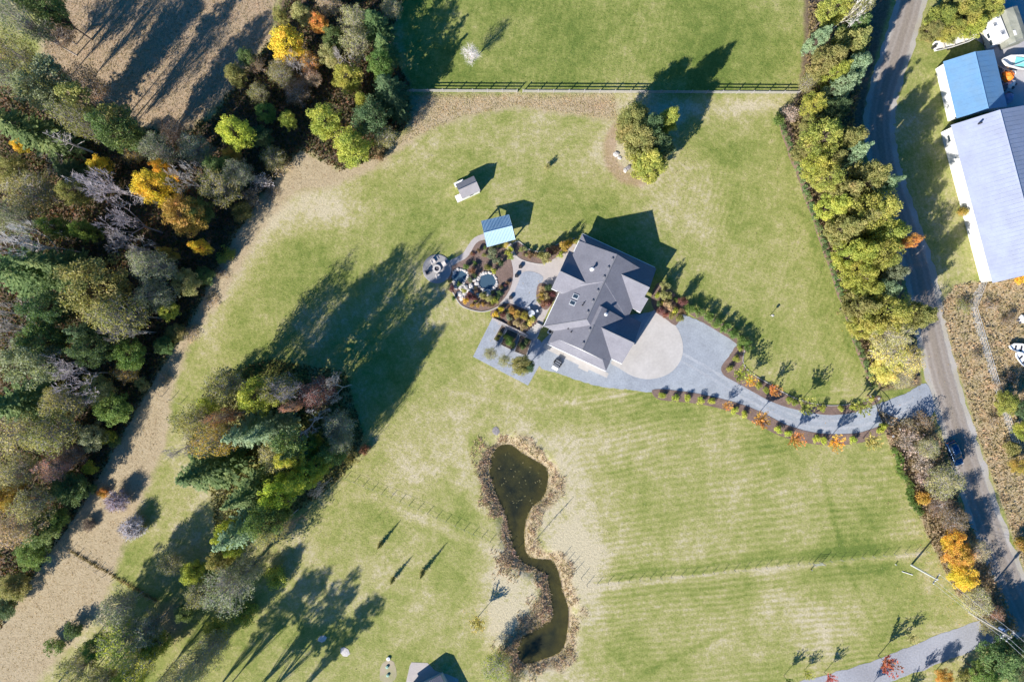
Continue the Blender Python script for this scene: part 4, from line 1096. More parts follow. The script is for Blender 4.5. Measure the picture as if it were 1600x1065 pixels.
    # two boats in the scrap yard
    for i, (q, lab) in enumerate((((1590, 544), "upper white skiff at the right edge of the scrap yard"), ((1596, 563), "lower white skiff with dark seats in the scrap yard"))):
        t = empty("skiff", V3(*q), math.radians(168 - i * 34), lab, "boat", "white skiffs in the scrap yard")
        loft(MB(), [hullring(-2.0, .75, .25, .8), hullring(0, .85, .22, .78), hullring(1.4, .6, .28, .88), hullring(2.0, .12, .5, 1.0)], M['white']).build("hull", t)
        for x in (-1.3, -0.2, 0.8): MB().box((x, 0, 0.62), (0.3, 1.1, 0.05), M['black_metal']).build("seat", t)
        for x in (-1, 1): MB().box((x, 0, 0.12), (0.15, 0.9, 0.24), M['brown_wood']).build("support", t)
    heap(1597, 498, 0.8, 0.5, M['rv_white'], "pale rubbish heap at the right edge above the skiffs", "rubbish heap", 8)
yard_things()

# ---------------------------------------------------------------- garden furniture and stones
def rock_mesh(seed, m):
    rr = np.random.default_rng(seed)
    mb = MB(); n = 7; rings = []
    for f, z in ((0.8, -0.25), (1.0, 0.1), (0.9, 0.42), (0.5, 0.66), (0.1, 0.7)):
        rings.append([(f * math.cos(2 * math.pi * i / n) * rr.uniform(.75, 1.15), f * math.sin(2 * math.pi * i / n) * rr.uniform(.75, 1.15), z * rr.uniform(.8, 1.15)) for i in range(n)])
    loft(mb, rings, m)
    return mb.mesh("boulder")
ROCKS = [rock_mesh(i, M['rock']) for i in range(5)] + [rock_mesh(i + 9, M['dark_rock']) for i in range(2)]

def furniture():
    p = V3(683, 420, 0.14)
    fp = empty("fire_pit", p, 0, "round stone fire pit in the middle of the round patio", "fire pit")
    n = 12
    st = MB().box((0, 0, 0.2), (0.36, 0.3, 0.4), M['rock'], 0, 0.94).mesh("stone")
    for i in range(n):
        t = 2 * math.pi * i / n
        o = link("stone", st, fp, loc=(0.55 * math.cos(t), 0.55 * math.sin(t), 0)); o.rotation_euler = (0, 0, t + math.pi / 2)
    MB().lathe([(0.42, 0.12), (0.2, 0.2), (0.0, 0.22)], M['junk'], n=10, cap=False).build("ash", fp)
    for i, (px, py, rz, who) in enumerate(((677, 409, 2.3, "upper left"), (694, 413, 0.5, "upper right"), (669, 426, 3.6, "lower left"), (685, 432, 5.0, "lower right"))):
        q = V3(px, py, 0.142)
        c = empty("lounge_chair", q, math.atan2(p.y - q.y, p.x - q.x), "%s wooden garden chair facing the fire pit" % who, "chair", "chairs around the fire pit")
        m = M['cushion'] if i != 2 else M['junk']
        MB().box((0, 0, 0.36), (0.62, 0.6, 0.06), m).build("seat", c)
        MB().box((-0.36, 0, 0.66), (0.07, 0.6, 0.66), m, 0, 1, 0).build("backrest", c)
        for s_ in (-1, 1):
            MB().box((-0.02, s_ * 0.36, 0.55), (0.72, 0.12, 0.04), m).build("armrest", c)
            for x in (-0.27, 0.27): MB().box((x, s_ * 0.3, 0.17), (0.07, 0.07, 0.34), m).build("leg", c)
    # furniture on the paved patio
    for i, (px, py, lab) in enumerate(((813, 417, "upper"), (807, 431, "middle"), (798, 465, "lower"))):
        c = empty("patio_umbrella_base" if False else "planter", V3(px, py, 0.06), 0, "%s dark square planter on the edge of the paved patio" % lab, "planter", "dark planters along the patio")
        MB().box((0, 0, 0.27), (0.5, 0.5, 0.54), M['black_metal'], 0, 1.15).build("pot", c)
        MB().lathe([(0.24, 0.5), (0.0, 0.56)], M['soil'], n=8, cap=False).build("soil", c)
    tb = empty("patio_table", V3(830, 490, 0.06), 0.4, "pale round garden table on the lower patio", "table")
    MB().lathe([(0.02, 0), (0.3, 0.02), (0.05, 0.06), (0.05, 0.7), (0.62, 0.71), (0.62, 0.75), (0, 0.76)], M['galv'], n=16, cap=False).build("tabletop", tb)
    for i in range(4):
        t = 0.4 + i * math.pi / 2
        c = empty("patio_chair", V3(830, 490, 0.06) + Vector((1.05 * math.cos(t), 1.05 * math.sin(t), 0)), t + math.pi, "%s pale chair round the garden table on the lower patio" % ("right", "top", "left", "bottom")[i], "chair", "chairs around the garden table")
        MB().box((0, 0, 0.44), (0.45, 0.45, 0.05), M['galv']).build("seat", c)
        MB().box((-0.22, 0, 0.7), (0.04, 0.45, 0.5), M['galv']).build("backrest", c)
        for x in (-.18, .18):
            for y in (-.18, .18): MB().tube((x, y, 0), (x, y, 0.44), .02, .02, M['galv'], 4).build("leg", c)
    # utility trailer / grill on gravel by the south wall
    t = empty("utility_trailer", V3(870, 569, 0.05), math.radians(60), "small white and black utility trailer on the gravel south of the house", "trailer")
    MB().box((0.25, 0, 0.5), (1.3, 1.1, 0.3), M['black_metal']).build("bed", t)
    for x in (-0.2, 0.2, 0.6): MB().box((x, 0, 0.67), (0.22, 0.95, 0.05), M['grey_metal']).build("slat", t)
    MB().box((-0.75, 0, 0.5), (0.6, 1.1, 0.36), M['white']).build("tool_box", t)
    for s_ in (-1, 1): MB().tube((0.25, s_ * 0.55, 0.27), (0.25, s_ * 0.72, 0.27), 0.27, 0.27, M['tyre'], 12).build("wheel", t)
    MB().tube((0.9, 0, 0.4), (1.6, 0, 0.35), 0.04, 0.04, M['black_metal'], 5).build("drawbar", t)
    # heat pump by the wall
    t = empty("heat_pump", V3(859, 518, 0.06), math.radians(-25), "white heat pump box against the west wall of the house", "heat pump")
    MB().box((0, 0, 0.45), (0.7, 0.8, 0.9), M['white']).build("case", t, False, 0.03)
    MB().lathe([(0.3, 0.9), (0.28, 0.93), (0.06, 0.94), (0, 0.94)], M['black_metal'], n=14, cap=False).build("fan_grille", t)
    # lamp on the lawn, bird table, markers
    t = empty("bird_house", V3(1203, 493), 0.4, "small white birdhouse on a post on the east lawn", "birdhouse")
    MB().tube((0, 0, -.1), (0, 0, 1.2), 0.045, 0.045, M['wood'], 6).build("post", t)
    MB().box((0, 0, 1.33), (0.3, 0.3, 0.3), M['white']).build("box", t)
    MB().box((0, 0, 1.53), (0.42, 0.42, 0.14), M['wood'], 0, 0.1).build("roof", t)
    for i, (px, py, h) in enumerate(((1267, 889, 0.5), (1399, 881, 0.35))):
        t = empty("marker_post", V3(px, py), 0, "%s low marker post standing in the south field" % ("left", "right")[i], "post")
        MB().tube((0, 0, 0), (0, 0, h), 0.09, 0.08, M['white' if i else 'brown_wood'], 8).build("post_shaft", t)
        MB().lathe([(0.11, h), (0.1, h + .05), (0, h + .07)], M['grey_metal'], n=8, cap=False).build("cap", t)
    t = empty("field_gate", V3(1270, 880), math.radians(5), "grey tubular gate in the south field fence", "gate")
    for x in (0, 1.6): MB().tube((x, 0, 0), (x, 0, 1.5), .06, .05, M['wood'], 6).build("post", t)
    for z in (0.3, 0.6, 0.9, 1.2): MB().tube((0, 0, z), (1.6, 0, z), .025, .025, M['galv'], 5).build("bar", t)
    t = empty("white_pipe", V3(1409, 892), math.radians(-18), "white pipe lying in the grass beside the slim utility pole", "pipe")
    MB().tube((0, 0, .06), (1.8, 0, .06), .06, .06, M['white'], 8).build("pipe_length", t)
    MB().tube((1.78, 0, .06), (1.95, 0, .06), .085, .085, M['white'], 8).build("coupling", t)
    # septic lids near the lower edge
    for i, (px, py, m, r, lab) in enumerate(((607, 1028, 'galv', .34, "grey metal round lid uppermost of three near the bottom edge"), (605, 1041, 'lidgreen', .26, "middle pale green round lid near the bottom edge"), (606, 1054, 'lidgreen', .26, "lowest pale green round lid near the bottom edge"))):
        t = empty("tank_lid", V3(px, py), 0, lab, "tank lid", "round tank lids")
        MB().lathe([(r, -.1), (r, .22), (r * .92, .27), (0, .3)], M[m], n=16, cap=False).build("lid", t)
        MB().box((0, 0, .31), (r * .6, .06, .06), M['grey_metal']).build("handle", t)
    sheet("lid_gravel", [(598, 1034), (616, 1034), (618, 1062), (594, 1062)], 0.02, M['sand'], "sandy patch around the round tank lids", "patch", 3, 0.5, 21)
    # retaining wall along the lower bed, stone courses as single blocks
    wl = empty("retaining_wall", V3(769, 497), 0, "low pink stone retaining wall above the vegetable beds", "wall")
    a, b = V3(769, 497), V3(834, 529)
    n = 20; d = (b - a) / n
    blk = MB().box((d.length / 2, 0, 0.2), (d.length - 0.02, 0.34, 0.4), M['paver']).mesh("block")
    for i in range(n):
        o = link("block", blk, wl, loc=d * i); o.rotation_euler = (0, 0, math.atan2(d.y, d.x)); o.scale = (1, random.uniform(.9, 1.1), random.uniform(.9, 1.1))
    # garden steps
    stp = empty("garden_steps", V3(843, 508), math.atan2(d.y, d.x), "pale stone garden steps beside the west corner of the house", "steps")
    for i in range(6):
        MB().box((-i * 0.42 * 0.42, -i * 0.42, 0.32 - i * 0.05), (1.35, 0.40, 0.14), M['concrete']).build("step", stp)
    # raised beds
    for i, (pts, lab) in enumerate((([(784, 507), (791, 511), (779, 534), (771, 530)], "long narrow raised soil bed at the left of the vegetable garden"),
                                    ([(793, 513), (810, 521), (800, 547), (782, 538)], "square raised vegetable bed with leafy greens"),
                                    ([(813, 522), (831, 531), (822, 556), (804, 549)], "square raised bed shaded by the patio trees"))):
        c = sum((V3(*p) for p in pts), Vector()) / 4
        root = empty("raised_bed", c, 0, lab, "raised bed", "raised vegetable beds")
        q = [V3(*p) - c for p in pts]
        MB().prism([(p.x * .95, p.y * .95) for p in q], 0.0, 0.34, M['soil']).build("soil", root)
        for j in range(4):
            u_, v_ = q[j], q[(j + 1) % 4]; e = v_ - u_
            MB().box((u_ + v_) / 2 + Vector((0, 0, 0.2)), (e.length, 0.12, 0.42), M['wood'], math.atan2(e.y, e.x)).build("plank", root)
furniture()

def pools():
    wm, n, l = new_mat("pool_water")
    p = n["Principled BSDF"]; p.inputs["Base Color"].default_value = (0.05, 0.09, 0.13, 1); p.inputs["Roughness"].default_value = 0.06
    b = n.new("ShaderNodeBump"); b.inputs["Strength"].default_value = 0.35; b.inputs["Distance"].default_value = 0.03
    l.new(noise(n, l, n.new("ShaderNodeNewGeometry").outputs["Position"], 3.0, 3), b.inputs["Height"]); l.new(b.outputs[0], p.inputs["Normal"])
    k = 0
    for name, outl, lab in (("garden_pool", [(711, 426), (718, 422), (727, 425), (730, 432), (723, 440), (718, 449), (712, 447), (710, 438)], "left dark garden pool edged with pale stones"),
                            ("garden_pool", [(751, 431), (760, 427), (771, 431), (775, 440), (771, 449), (761, 453), (752, 449), (748, 440)], "right round blue garden pool edged with pale stones")):
        pts = spline(outl, 4, True)
        o = MB().prism(toW(pts), 0.0, 0.10, wm).build(name); tag(o, lab, "pool", "twin garden pools", "thing")
        ring = outset(pts, 1.5); P = np.array(toW(ring)); 
        seg = np.r_[0, np.cumsum(np.linalg.norm(np.diff(np.vstack([P, P[:1]]), axis=0), axis=1))]
        nn = int(seg[-1] / 0.42)
        for i in range(nn):
            s_ = seg[-1] * i / nn; j = np.searchsorted(seg, s_, 'right') - 1; j = min(j, len(P) - 1)
            q = P[j] + (P[(j + 1) % len(P)] - P[j]) * ((s_ - seg[j]) / max(1e-6, seg[j + 1] - seg[j]))
            r = link("edging_stone", ROCKS[k % 5], o, loc=(q[0] + random.uniform(-.08, .08), q[1] + random.uniform(-.08, .08), 0.08)); k += 1
            sc = random.uniform(.22, .38); r.scale = (sc, sc * random.uniform(.7, 1.1), sc * .8); r.rotation_euler = (0, 0, random.uniform(0, 6.28))
    spots = [(722, 452), (728, 449), (733, 455), (740, 450), (726, 458), (719, 459), (736, 447), (742, 457), (748, 462), (729, 463), (722, 465), (745, 443), (741, 437), (755, 458), (763, 460)]
    for i, (px, py) in enumerate(sorted(spots)):
        o = link("boulder", ROCKS[i % 5], None, loc=V3(px, py, 0.08))
        sc = random.uniform(.35, .7); o.scale = (sc, sc * .8, sc * .8); o.rotation_euler = (0, 0, random.uniform(0, 6.28))
        tag(o, "%s pale boulder from the left in the cascade between the garden pools" % nth(i), "boulder", "boulders between the garden pools")
    for i, (px, py, sc, lab) in enumerate(((963, 241, .62, "pale boulder at the left foot of the cedar clump"), (977, 266, .5, "small boulder at the lower foot of the cedar clump"), (968, 247, .42, "smaller boulder touching the pale one below the cedar clump"),
                                           (982, 262, .55, "broad boulder at the bottom edge of the cedar clump"), (539, 1018, 1.0, "flat pale pile of stones on the grass near the bottom edge"), (503, 997, .8, "pale stone pile beside the tree shadow near the bottom edge"), (775, 673, .8, "dark boulder at the top of the pond bank"))):
        o = link("boulder", ROCKS[(i * 2) % 7], None, loc=V3(px, py, 0.0))
        o.scale = (sc, sc * .8, sc * (.6 if i < 4 else .12)); o.rotation_euler = (0, 0, i * 1.3)
        tag(o, lab, "boulder")
pools()
# ---------------------------------------------------------------- vegetation prototypes
FO = M['foliage']
def unit(a): return a / (np.linalg.norm(a, axis=-1, keepdims=True) + 1e-9)

def cards(C, D, Nn, L, Wd, v):
    """leaf-spray cards: a folded diamond per spray"""
    n = len(C)
    D = unit(D); Sd = unit(np.cross(Nn, D)); Up = np.cross(D, Sd)
    L = np.broadcast_to(L, (n,)).reshape(-1, 1); Wd = np.broadcast_to(Wd, (n,)).reshape(-1, 1)
    Vt = np.stack([C - D * L * .5, C + Sd * Wd * .5 - Up * Wd * .12, C + D * L * .5, C - Sd * Wd * .5 - Up * Wd * .12], 1).reshape(-1, 3)
    F = np.arange(n * 4).reshape(n, 4)
    return Vt, F, np.repeat(v, 4)

def segs(P0, P1, R0, R1, n=4):
    P0, P1 = np.asarray(P0, float), np.asarray(P1, float)
    R0, R1 = np.asarray(R0, float).reshape(-1, 1), np.asarray(R1, float).reshape(-1, 1)
    d = unit(P1 - P0)
    ref = np.where(np.abs(d[:, 2:3]) > 0.9, np.array([[1., 0, 0]]), np.array([[0, 0, 1.]]))
    a = unit(np.cross(d, ref)); b = np.cross(d, a)
    out = []
    for P, R in ((P0, R0), (P1, R1)):
        for i in range(n):
            t = 2 * math.pi * i / n
            out.append(P + (a * math.cos(t) + b * math.sin(t)) * R)
    Vt = np.stack(out, 1)
    m = len(P0)
    base = (np.arange(m) * 2 * n)[:, None, None]
    f = np.array([[i, (i + 1) % n, n + (i + 1) % n, n + i] for i in range(n)])[None]
    return Vt.reshape(-1, 3), (base + f).reshape(-1, 4)

def sph(r, n):
    return unit(r.normal(size=(n, 3)))

def trunk_mesh(path, r0, r1, limbs, m, name="trunk"):
    P = np.array(path); n = len(P) - 1
    R = np.linspace(r0, r1, n + 1)
    P0, P1, A, B = [list(x) for x in (P[:-1], P[1:], R[:-1], R[1:])]
    for a, b, ra, rb in limbs: P0.append(a); P1.append(b); A.append(ra); B.append(rb)
    Vt, F = segs(P0, P1, A, B, 5)
    return np_mesh(name, Vt, F, m, None, True)

def conifer(seed, H=20., R=3.6, base=0.12, dens=1.0, droop=0.35, pw=0.85, spray=(0.52, 0.27)):
    r = np.random.default_rng(seed)
    C, D, Nn, L, Wd, vv = [], [], [], [], [], []
    limbs = []
    z = base * H
    while z < H * 0.99:
        f = (z - base * H) / (H - base * H)
        rad = R * (1 - f) ** pw * (0.75 + 0.25 * min(1, f * 6))
        nb = int(max(4, (6 + 5 * (1 - f)) * dens))
        for k in range(nb):
            th = r.uniform(0, 2 * math.pi); rr = rad * r.uniform(.62, 1.18) + .12
            n = max(2, int(rr / .24))
            t = (np.arange(n) + r.uniform(.2, .8, n)) / n
            t = t[t > 0.16] if rr > 1 else t
            if len(t) == 0: continue
            dirh = np.array([math.cos(th), math.sin(th), 0]); side = np.array([-dirh[1], dirh[0], 0])
            zz = z - droop * rr * t ** 1.4 + 0.10 * rr * t ** 3 * 2
            tone = r.uniform(0, .5)
            p = np.outer(t * rr, dirh); p[:, 2] = zz
            for s_ in (-1, 1, 0):
                q = p + np.outer(s_ * (1 - t) * rr * .22 + r.normal(0, .04, len(t)), side); q[:, 2] += r.normal(0, .07, len(t))
                C.append(q); D.append(dirh + side * s_ * 0.75 + np.stack([r.normal(0, .15, len(t))] * 2 + [r.normal(-.3, .18, len(t))], 1))
                Nn.append(np.stack([r.normal(0, .35, len(t)), r.normal(0, .35, len(t)), np.ones(len(t))], 1) + dirh * .35)
                L.append(np.full(len(t), spray[0]) * r.uniform(.7, 1.3, len(t)) * (1 - .35 * f)); Wd.append(np.full(len(t), spray[1]) * r.uniform(.7, 1.3, len(t)) * (1 - .35 * f))
                vv.append(np.clip(tone + r.uniform(0, .5, len(t)), 0, 1))
            limbs.append(((0, 0, z), tuple(dirh * rr * .8 + np.array([0, 0, z - droop * rr * .6])), .05 * (1 - f) + .015, .012))
        z += (0.42 + 0.3 * (1 - f)) / dens ** .5
    Vt, F, v = cards(*[np.concatenate(x) for x in (C, D, Nn, L, Wd, vv)])
    return (trunk_mesh([(0, 0, -.3), (0, 0, H * .5), (0, 0, H)], H * .016 + .05, .02, limbs[::2], M['bark']), np_mesh("crown", Vt, F, FO, v), H, R)

def clumped(seed, H, R, z0, nclump, nleaf, leaf, cl=0.34, shape=1.0, m='bark', limb_r=0.06, tall=None, flat=0.8, spread=1.0, trunk=True, twigs=0):
    """broadleaf crown: leaf clumps at branch ends through an ellipsoid (shape<1: egg, pointed top)"""
    r = np.random.default_rng(seed)
    cz, hz = (z0 + H) / 2, (H - z0) / 2
    d = sph(r, nclump); rad = r.uniform(.3, 1, nclump) ** .55 * r.uniform(.82, 1.16, nclump)
    c = d * rad[:, None]
    zz = c[:, 2]
    wd = np.where(zz > 0, (1 - zz * (1 - shape)), 1.0)
    Cc = np.stack([c[:, 0] * R * .82 * wd, c[:, 1] * R * .82 * wd, cz + zz * hz * .86], 1)
    rc = cl * R * r.uniform(.6, 1.25, nclump)
    C, D, Nn, L, vv = [], [], [], [], []
    for i in range(nclump):
        n = int(nleaf * (rc[i] / (cl * R)) ** 2)
        q = sph(r, n); rr = rc[i] * r.uniform(.35, 1.1, n) ** .6
        P = Cc[i] + q * rr[:, None] * np.array([1, 1, flat])
        C.append(P); D.append(sph(r, n) + q * .4)
        Nn.append(q * .8 + sph(r, n) * .7 + np.array([0, 0, .5]))
        L.append(leaf * r.uniform(.6, 1.35, n)); vv.append(np.clip(r.uniform(0, .45) + r.uniform(0, .55, n), 0, 1))
    C, D, Nn, L, vv = [np.concatenate(x) for x in (C, D, Nn, L, vv)]
    keep = C[:, 2] > 0.03
    Vt, F, v = cards(C[keep], D[keep], Nn[keep], L[keep], L[keep] * .72, vv[keep])
    limbs = []
    for i in range(nclump):
        h = max(0.1 * H, Cc[i][2] * .55 if z0 > .1 * H else Cc[i][2] * .2)
        limbs.append(((0, 0, h), tuple(Cc[i]), limb_r, limb_r * .25))
        for _ in range(twigs):
            e = Cc[i] + sph(r, 1)[0] * rc[i] * 1.15
            limbs.append((tuple(Cc[i]), tuple(e), limb_r * .3, limb_r * .1))
    tr = trunk_mesh([(0, 0, -.2), (r.normal(0, .02) * H, r.normal(0, .02) * H, H * .4), (0, 0, H * .8)], limb_r * 2.6, limb_r * .5, limbs, M[m])
    return (tr, np_mesh("crown", Vt, F, FO, v), H, R)

def bare(seed, H=14., R=3.4, levels=6, leafy=0):
    r = np.random.default_rng(seed)
    P0, P1, A, B, tips = [], [], [], [], []
    def grow(p, d, L, rad, lev):
        e = p + d * L
        P0.append(p); P1.append(e); A.append(rad); B.append(rad * .68)
        if lev == 0:
            tips.append(e); return
        k = 3 if lev > 1 else 4
        for i in range(k):
            nd = unit(d + sph(r, 1)[0] * (.85 if lev < levels else 1.0) + np.array([0, 0, .12]))
            grow(e - d * L * r.uniform(0, .35), nd, L * r.uniform(.58, .82), rad * .6, lev - 1)
    grow(np.array([0, 0, -.2]), unit(np.array([r.normal(0, .06), r.normal(0, .06), 1])), H * .26, H * .009, levels)
    P0, P1 = np.array(P0), np.array(P1)
    top = P1[:, 2].max(); rad = np.percentile(np.hypot(P1[:, 0], P1[:, 1]), 93)
    sc = np.array([R / rad, R / rad, H / top])
    Vt, F = segs(P0 * sc, P1 * sc, np.maximum(A, .022), np.maximum(B, .016), 3)
    big = np.array(A) > H * .0018
    nb = int(0)
    mt = np_mesh("trunk", *segs((P0 * sc)[big], (P1 * sc)[big], np.maximum(np.array(A)[big], .03), np.maximum(np.array(B)[big], .022), 5), M['grey_bark'])
    mc = np_mesh("crown", *segs((P0 * sc)[~big], (P1 * sc)[~big], np.maximum(np.array(A)[~big], .016), np.maximum(np.array(B)[~big], .011), 3), M['grey_bark'])
    return (mt, mc, H, R)

def sapling(seed, H=4.4, R=1.05, leaf=.26, n=420):
    r = np.random.default_rng(seed)
    limbs, C, D, L, vv = [], [], [], [], []
    for k in range(14):
        th = k * 2.4; z = H * r.uniform(.35, .6); ln = R * r.uniform(.8, 1.2)
        e = np.array([math.cos(th) * ln, math.sin(th) * ln, z + (H - z) * r.uniform(.5, .95)])
        b = np.array([0, 0, z]); limbs.append((tuple(b), tuple(e), .025, .008))
        m = n // 14
        t = r.uniform(.25, 1.05, m)
        C.append(b + np.outer(t, e - b) + r.normal(0, .09, (m, 3))); D.append(np.tile(e - b, (m, 1)) * .6 + sph(r, m)); L.append(leaf * r.uniform(.6, 1.3, m)); vv.append(np.clip(r.uniform(0, .4) + r.uniform(0, .6, m), 0, 1))
    m = n // 6
    C.append(np.stack([r.normal(0, .1, m), r.normal(0, .1, m), r.uniform(.6 * H, H, m)], 1)); D.append(sph(r, m) + [0, 0, 1]); L.append(leaf * r.uniform(.6, 1.2, m)); vv.append(r.uniform(0, 1, m))
    C, D, L, vv = [np.concatenate(x) for x in (C, D, L, vv)]
    Vt, F, v = cards(C, D, sph(r, len(C)) + [0, 0, .6], L, L * .6, vv)
    return (trunk_mesh([(0, 0, -.1), (0, 0, H * .5), (0, 0, H * .97)], .055, .012, limbs, M['bark']), np_mesh("crown", Vt, F, FO, v), H, R)

def pine(seed, H=25., R=3.6):
    return clumped(seed, H, R, H * .52, 34, 85, .42, .30, .55, 'bark', .075, flat=.55, twigs=1)

PROTO = {
    'conifer': [conifer(11), conifer(12, 20, 3.2, .1, 1.05, .42), conifer(13, 20, 4.0, .15, .9, .3, .75), conifer(14, 20, 3.4, .08, 1.1, .5, 1.0)],
    'cedar': [clumped(21, 12, 3.2, .5, 170, 105, .205, .165, .30), clumped(22, 12, 3.2, .4, 165, 105, .205, .175, .42), clumped(23, 12, 3.0, .5, 180, 100, .20, .16, .22), clumped(24, 12, 3.4, .4, 165, 105, .21, .175, .5)],
    'broadleaf': [clumped(31, 12, 3.5, 2.8, 110, 100, .205, .195, .75, twigs=1), clumped(32, 12, 3.5, 2.4, 120, 92, .21, .185, .65, twigs=1), clumped(33, 12, 3.5, 3.2, 95, 110, .205, .205, .85, twigs=1), clumped(34, 12, 3.5, 2.2, 125, 88, .205, .18, .6, twigs=1)],
    'thin_broadleaf': [clumped(41, 12, 3.5, 2.6, 100, 46, .19, .22, .8, 'grey_bark', .045, twigs=6), clumped(42, 12, 3.5, 2.4, 105, 40, .19, .21, .75, 'grey_bark', .045, twigs=7), clumped(43, 12, 3.5, 3.0, 92, 48, .19, .22, .85, 'grey_bark', .045, twigs=6)],
    'bare': [bare(51), bare(52), bare(53), bare(54)],
    'pine': [pine(61), pine(62), pine(63)],
    'bush': [clumped(71, 2.6, 1.6, .1, 26, 75, .20, .36, .9, limb_r=.025, twigs=2), clumped(72, 2.6, 1.6, .1, 30, 65, .20, .33, .8, limb_r=.025, twigs=2), clumped(73, 2.6, 1.6, .1, 22, 80, .21, .38, 1.0, limb_r=.025, twigs=2)],
    'thin_bush': [clumped(76, 2.6, 1.6, .1, 30, 22, .18, .36, .9, 'grey_bark', .022, twigs=9), clumped(77, 2.6, 1.6, .1, 28, 26, .18, .36, .9, 'grey_bark', .022, twigs=9)],
    'brush': [clumped(78, 2.2, 1.8, .1, 70, 14, .16, .34, 1.0, 'grey_bark', .055, twigs=24), clumped(79, 2.2, 1.8, .1, 70, 14, .16, .34, 1.0, 'grey_bark', .055, twigs=24)],
    'white_tree': [clumped(101, 6, 2, 1.6, 60, 3, .14, .42, .8, 'grey_bark', .03, twigs=16)],
    'shrub': [clumped(81, 1.2, .7, .05, 20, 42, .13, .42, 1.0, limb_r=.02), clumped(82, 1.2, .7, .05, 22, 40, .13, .40, .9, limb_r=.02)],
    'sapling': [sapling(91), sapling(92), sapling(93)],
    'seedling': [clumped(95, 1.5, .42, .05, 12, 26, .13, .5, .4, limb_r=.015), clumped(96, 1.5, .42, .05, 12, 26, .13, .5, .3, limb_r=.015)],
}
CFRAC = {'conifer': .50, 'cedar': .48, 'broadleaf': .62, 'thin_broadleaf': .62, 'bare': .62, 'pine': .76, 'bush': .45, 'thin_bush': .45, 'brush': .4, 'white_tree': .6, 'shrub': .4, 'sapling': .6, 'seedling': .4}
COLS = {
    'dark green': (.072, .11, .052), 'mid green': (.10, .145, .055), 'green': (.11, .165, .045), 'yellow green': (.24, .26, .055), 'bright yellow green': (.30, .33, .06),
    'olive': (.185, .18, .065), 'mustard olive': (.235, .245, .06), 'pale olive': (.27, .26, .12), 'grey green': (.16, .18, .115), 'bluish green': (.17, .23, .14),
    'golden yellow': (.5, .34, .05), 'ochre': (.28, .205, .055), 'orange': (.40, .22, .06), 'russet': (.20, .11, .065), 'plum red': (.13, .055, .055), 'pink': (.34, .19, .165),
    'brown': (.16, .11, .065), 'tan': (.30, .23, .14), 'pale yellow': (.38, .335, .11), 'red': (.36, .10, .075),
    'bare grey': (.46, .42, .40), 'bare white': (.66, .63, .62), 'bare lilac': (.46, .41, .44), 'bare brown': (.30, .235, .19),
}
PLANTS = []
_k = [0]
def plant(kind, ax, ay, r, h, col, zone, name, label=None, cat="tree", ground=False, parts=True, z=0.0, twig=(.40, .36, .34)):
    """ax, ay: where the crown shows on the plan (ground=True: where the stem stands); r: crown radius in plan units; h: metres"""
    _k[0] += 1; k = _k[0]
    if kind == 'conifer' and h > 15 and not ground: h = min(h, 19.5 if ax < 370 else 22.5); r *= 1.12
    if zone == "in the wood on the left" and ay < 215 and h > 9: h *= 1.25
    if zone == "in the long shadowed grove":
        if ax > 472 and ay < 715: h = min(h, 14.0)
        elif kind != 'pine' and not (ax < 345 or ay > 760): h = min(h, 20.5)
    if zone == "in the wood on the left" and ay > 215:
        # the wood steps down to low scrub at its edge: shadows end close to it
        for _ in range(14):
            b = W(ax, ay, CFRAC[kind] * h); e = (b[0] + SH.x * 1.7 * h * .9, b[1] + SH.y * 1.7 * h * .9)
            q = (np.array([e[0] / S + 800]), np.array([532.5 - e[1] / S]))
            if sdist(WOOD, *q)[0] * S < 0.6: break
            h *= .9
    hc = CFRAC[kind] * h
    bx, by = W(ax, ay, 0 if ground else hc)
    tr, cr, H, R = PROTO[kind][k % len(PROTO[kind])]
    Rm = r * S * (1 - hc / CAM_H)
    root = empty(name, (bx, by, z), (k * 2.399) % 6.283, label, cat)
    root.scale = (Rm / R, Rm / R, h / H)
    c = np.minimum(np.array(COLS[col]) * (1 + 0.10 * math.sin(k * 12.9)) * (1.0 if kind == 'bare' else 1.72), .85)
    grey = kind == 'bare'
    if grey:
        link("trunk", tr, root, tuple(c * .9)); link("crown", cr, root, tuple(c))
    else:
        t = link("trunk" if cat == "tree" else "stem", tr, root, twig); link("crown" if cat == "tree" else "foliage", cr, root, tuple(c))
    PLANTS.append((zone, kind, col, ax, ay, root, label))
    return root

KN = {'conifer': ("conifer_tree", "conifer"), 'cedar': ("cedar_tree", "cedar"), 'broadleaf': ("broadleaf_tree", "broadleaf tree"), 'thin_broadleaf': ("thinning_tree", "thin leaved tree"),
      'bare': ("bare_tree", "leafless tree"), 'pine': ("pine_tree", "tall pine"), 'bush': ("bush", "bush"), 'thin_bush': ("bush", "twiggy bush"), 'shrub': ("shrub", "shrub"), 'sapling': ("sapling", "sapling"), 'seedling': ("cedar_seedling", "young cedar")}
def many(zone, rows, cat="tree"):
    for j, (kind, ax, ay, r, h, col) in enumerate(rows):
        if zone == "in the row beside the road" and kind == 'cedar' and col == 'mustard olive':
            kind, col = [('cedar', col), ('thin_broadleaf', 'pale olive'), ('cedar', 'yellow green'), ('broadleaf', 'mustard olive'), ('cedar', 'olive')][j % 5]
            r *= (1.0, 1.12, .9, 1.06, 1.0)[j % 5]
        if zone == "in the wood on the left" and col == 'dark green' and kind == 'broadleaf':
            kind, col = [('thin_broadleaf', 'grey green'), ('broadleaf', 'mid green'), ('broadleaf', 'dark green'), ('thin_broadleaf', 'olive')][j % 4]
        plant(kind, ax, ay, r, h, col, zone, KN[kind][0], None, cat if kind not in ('bush', 'thin_bush', 'shrub') else ("bush" if kind != 'shrub' else "shrub"))
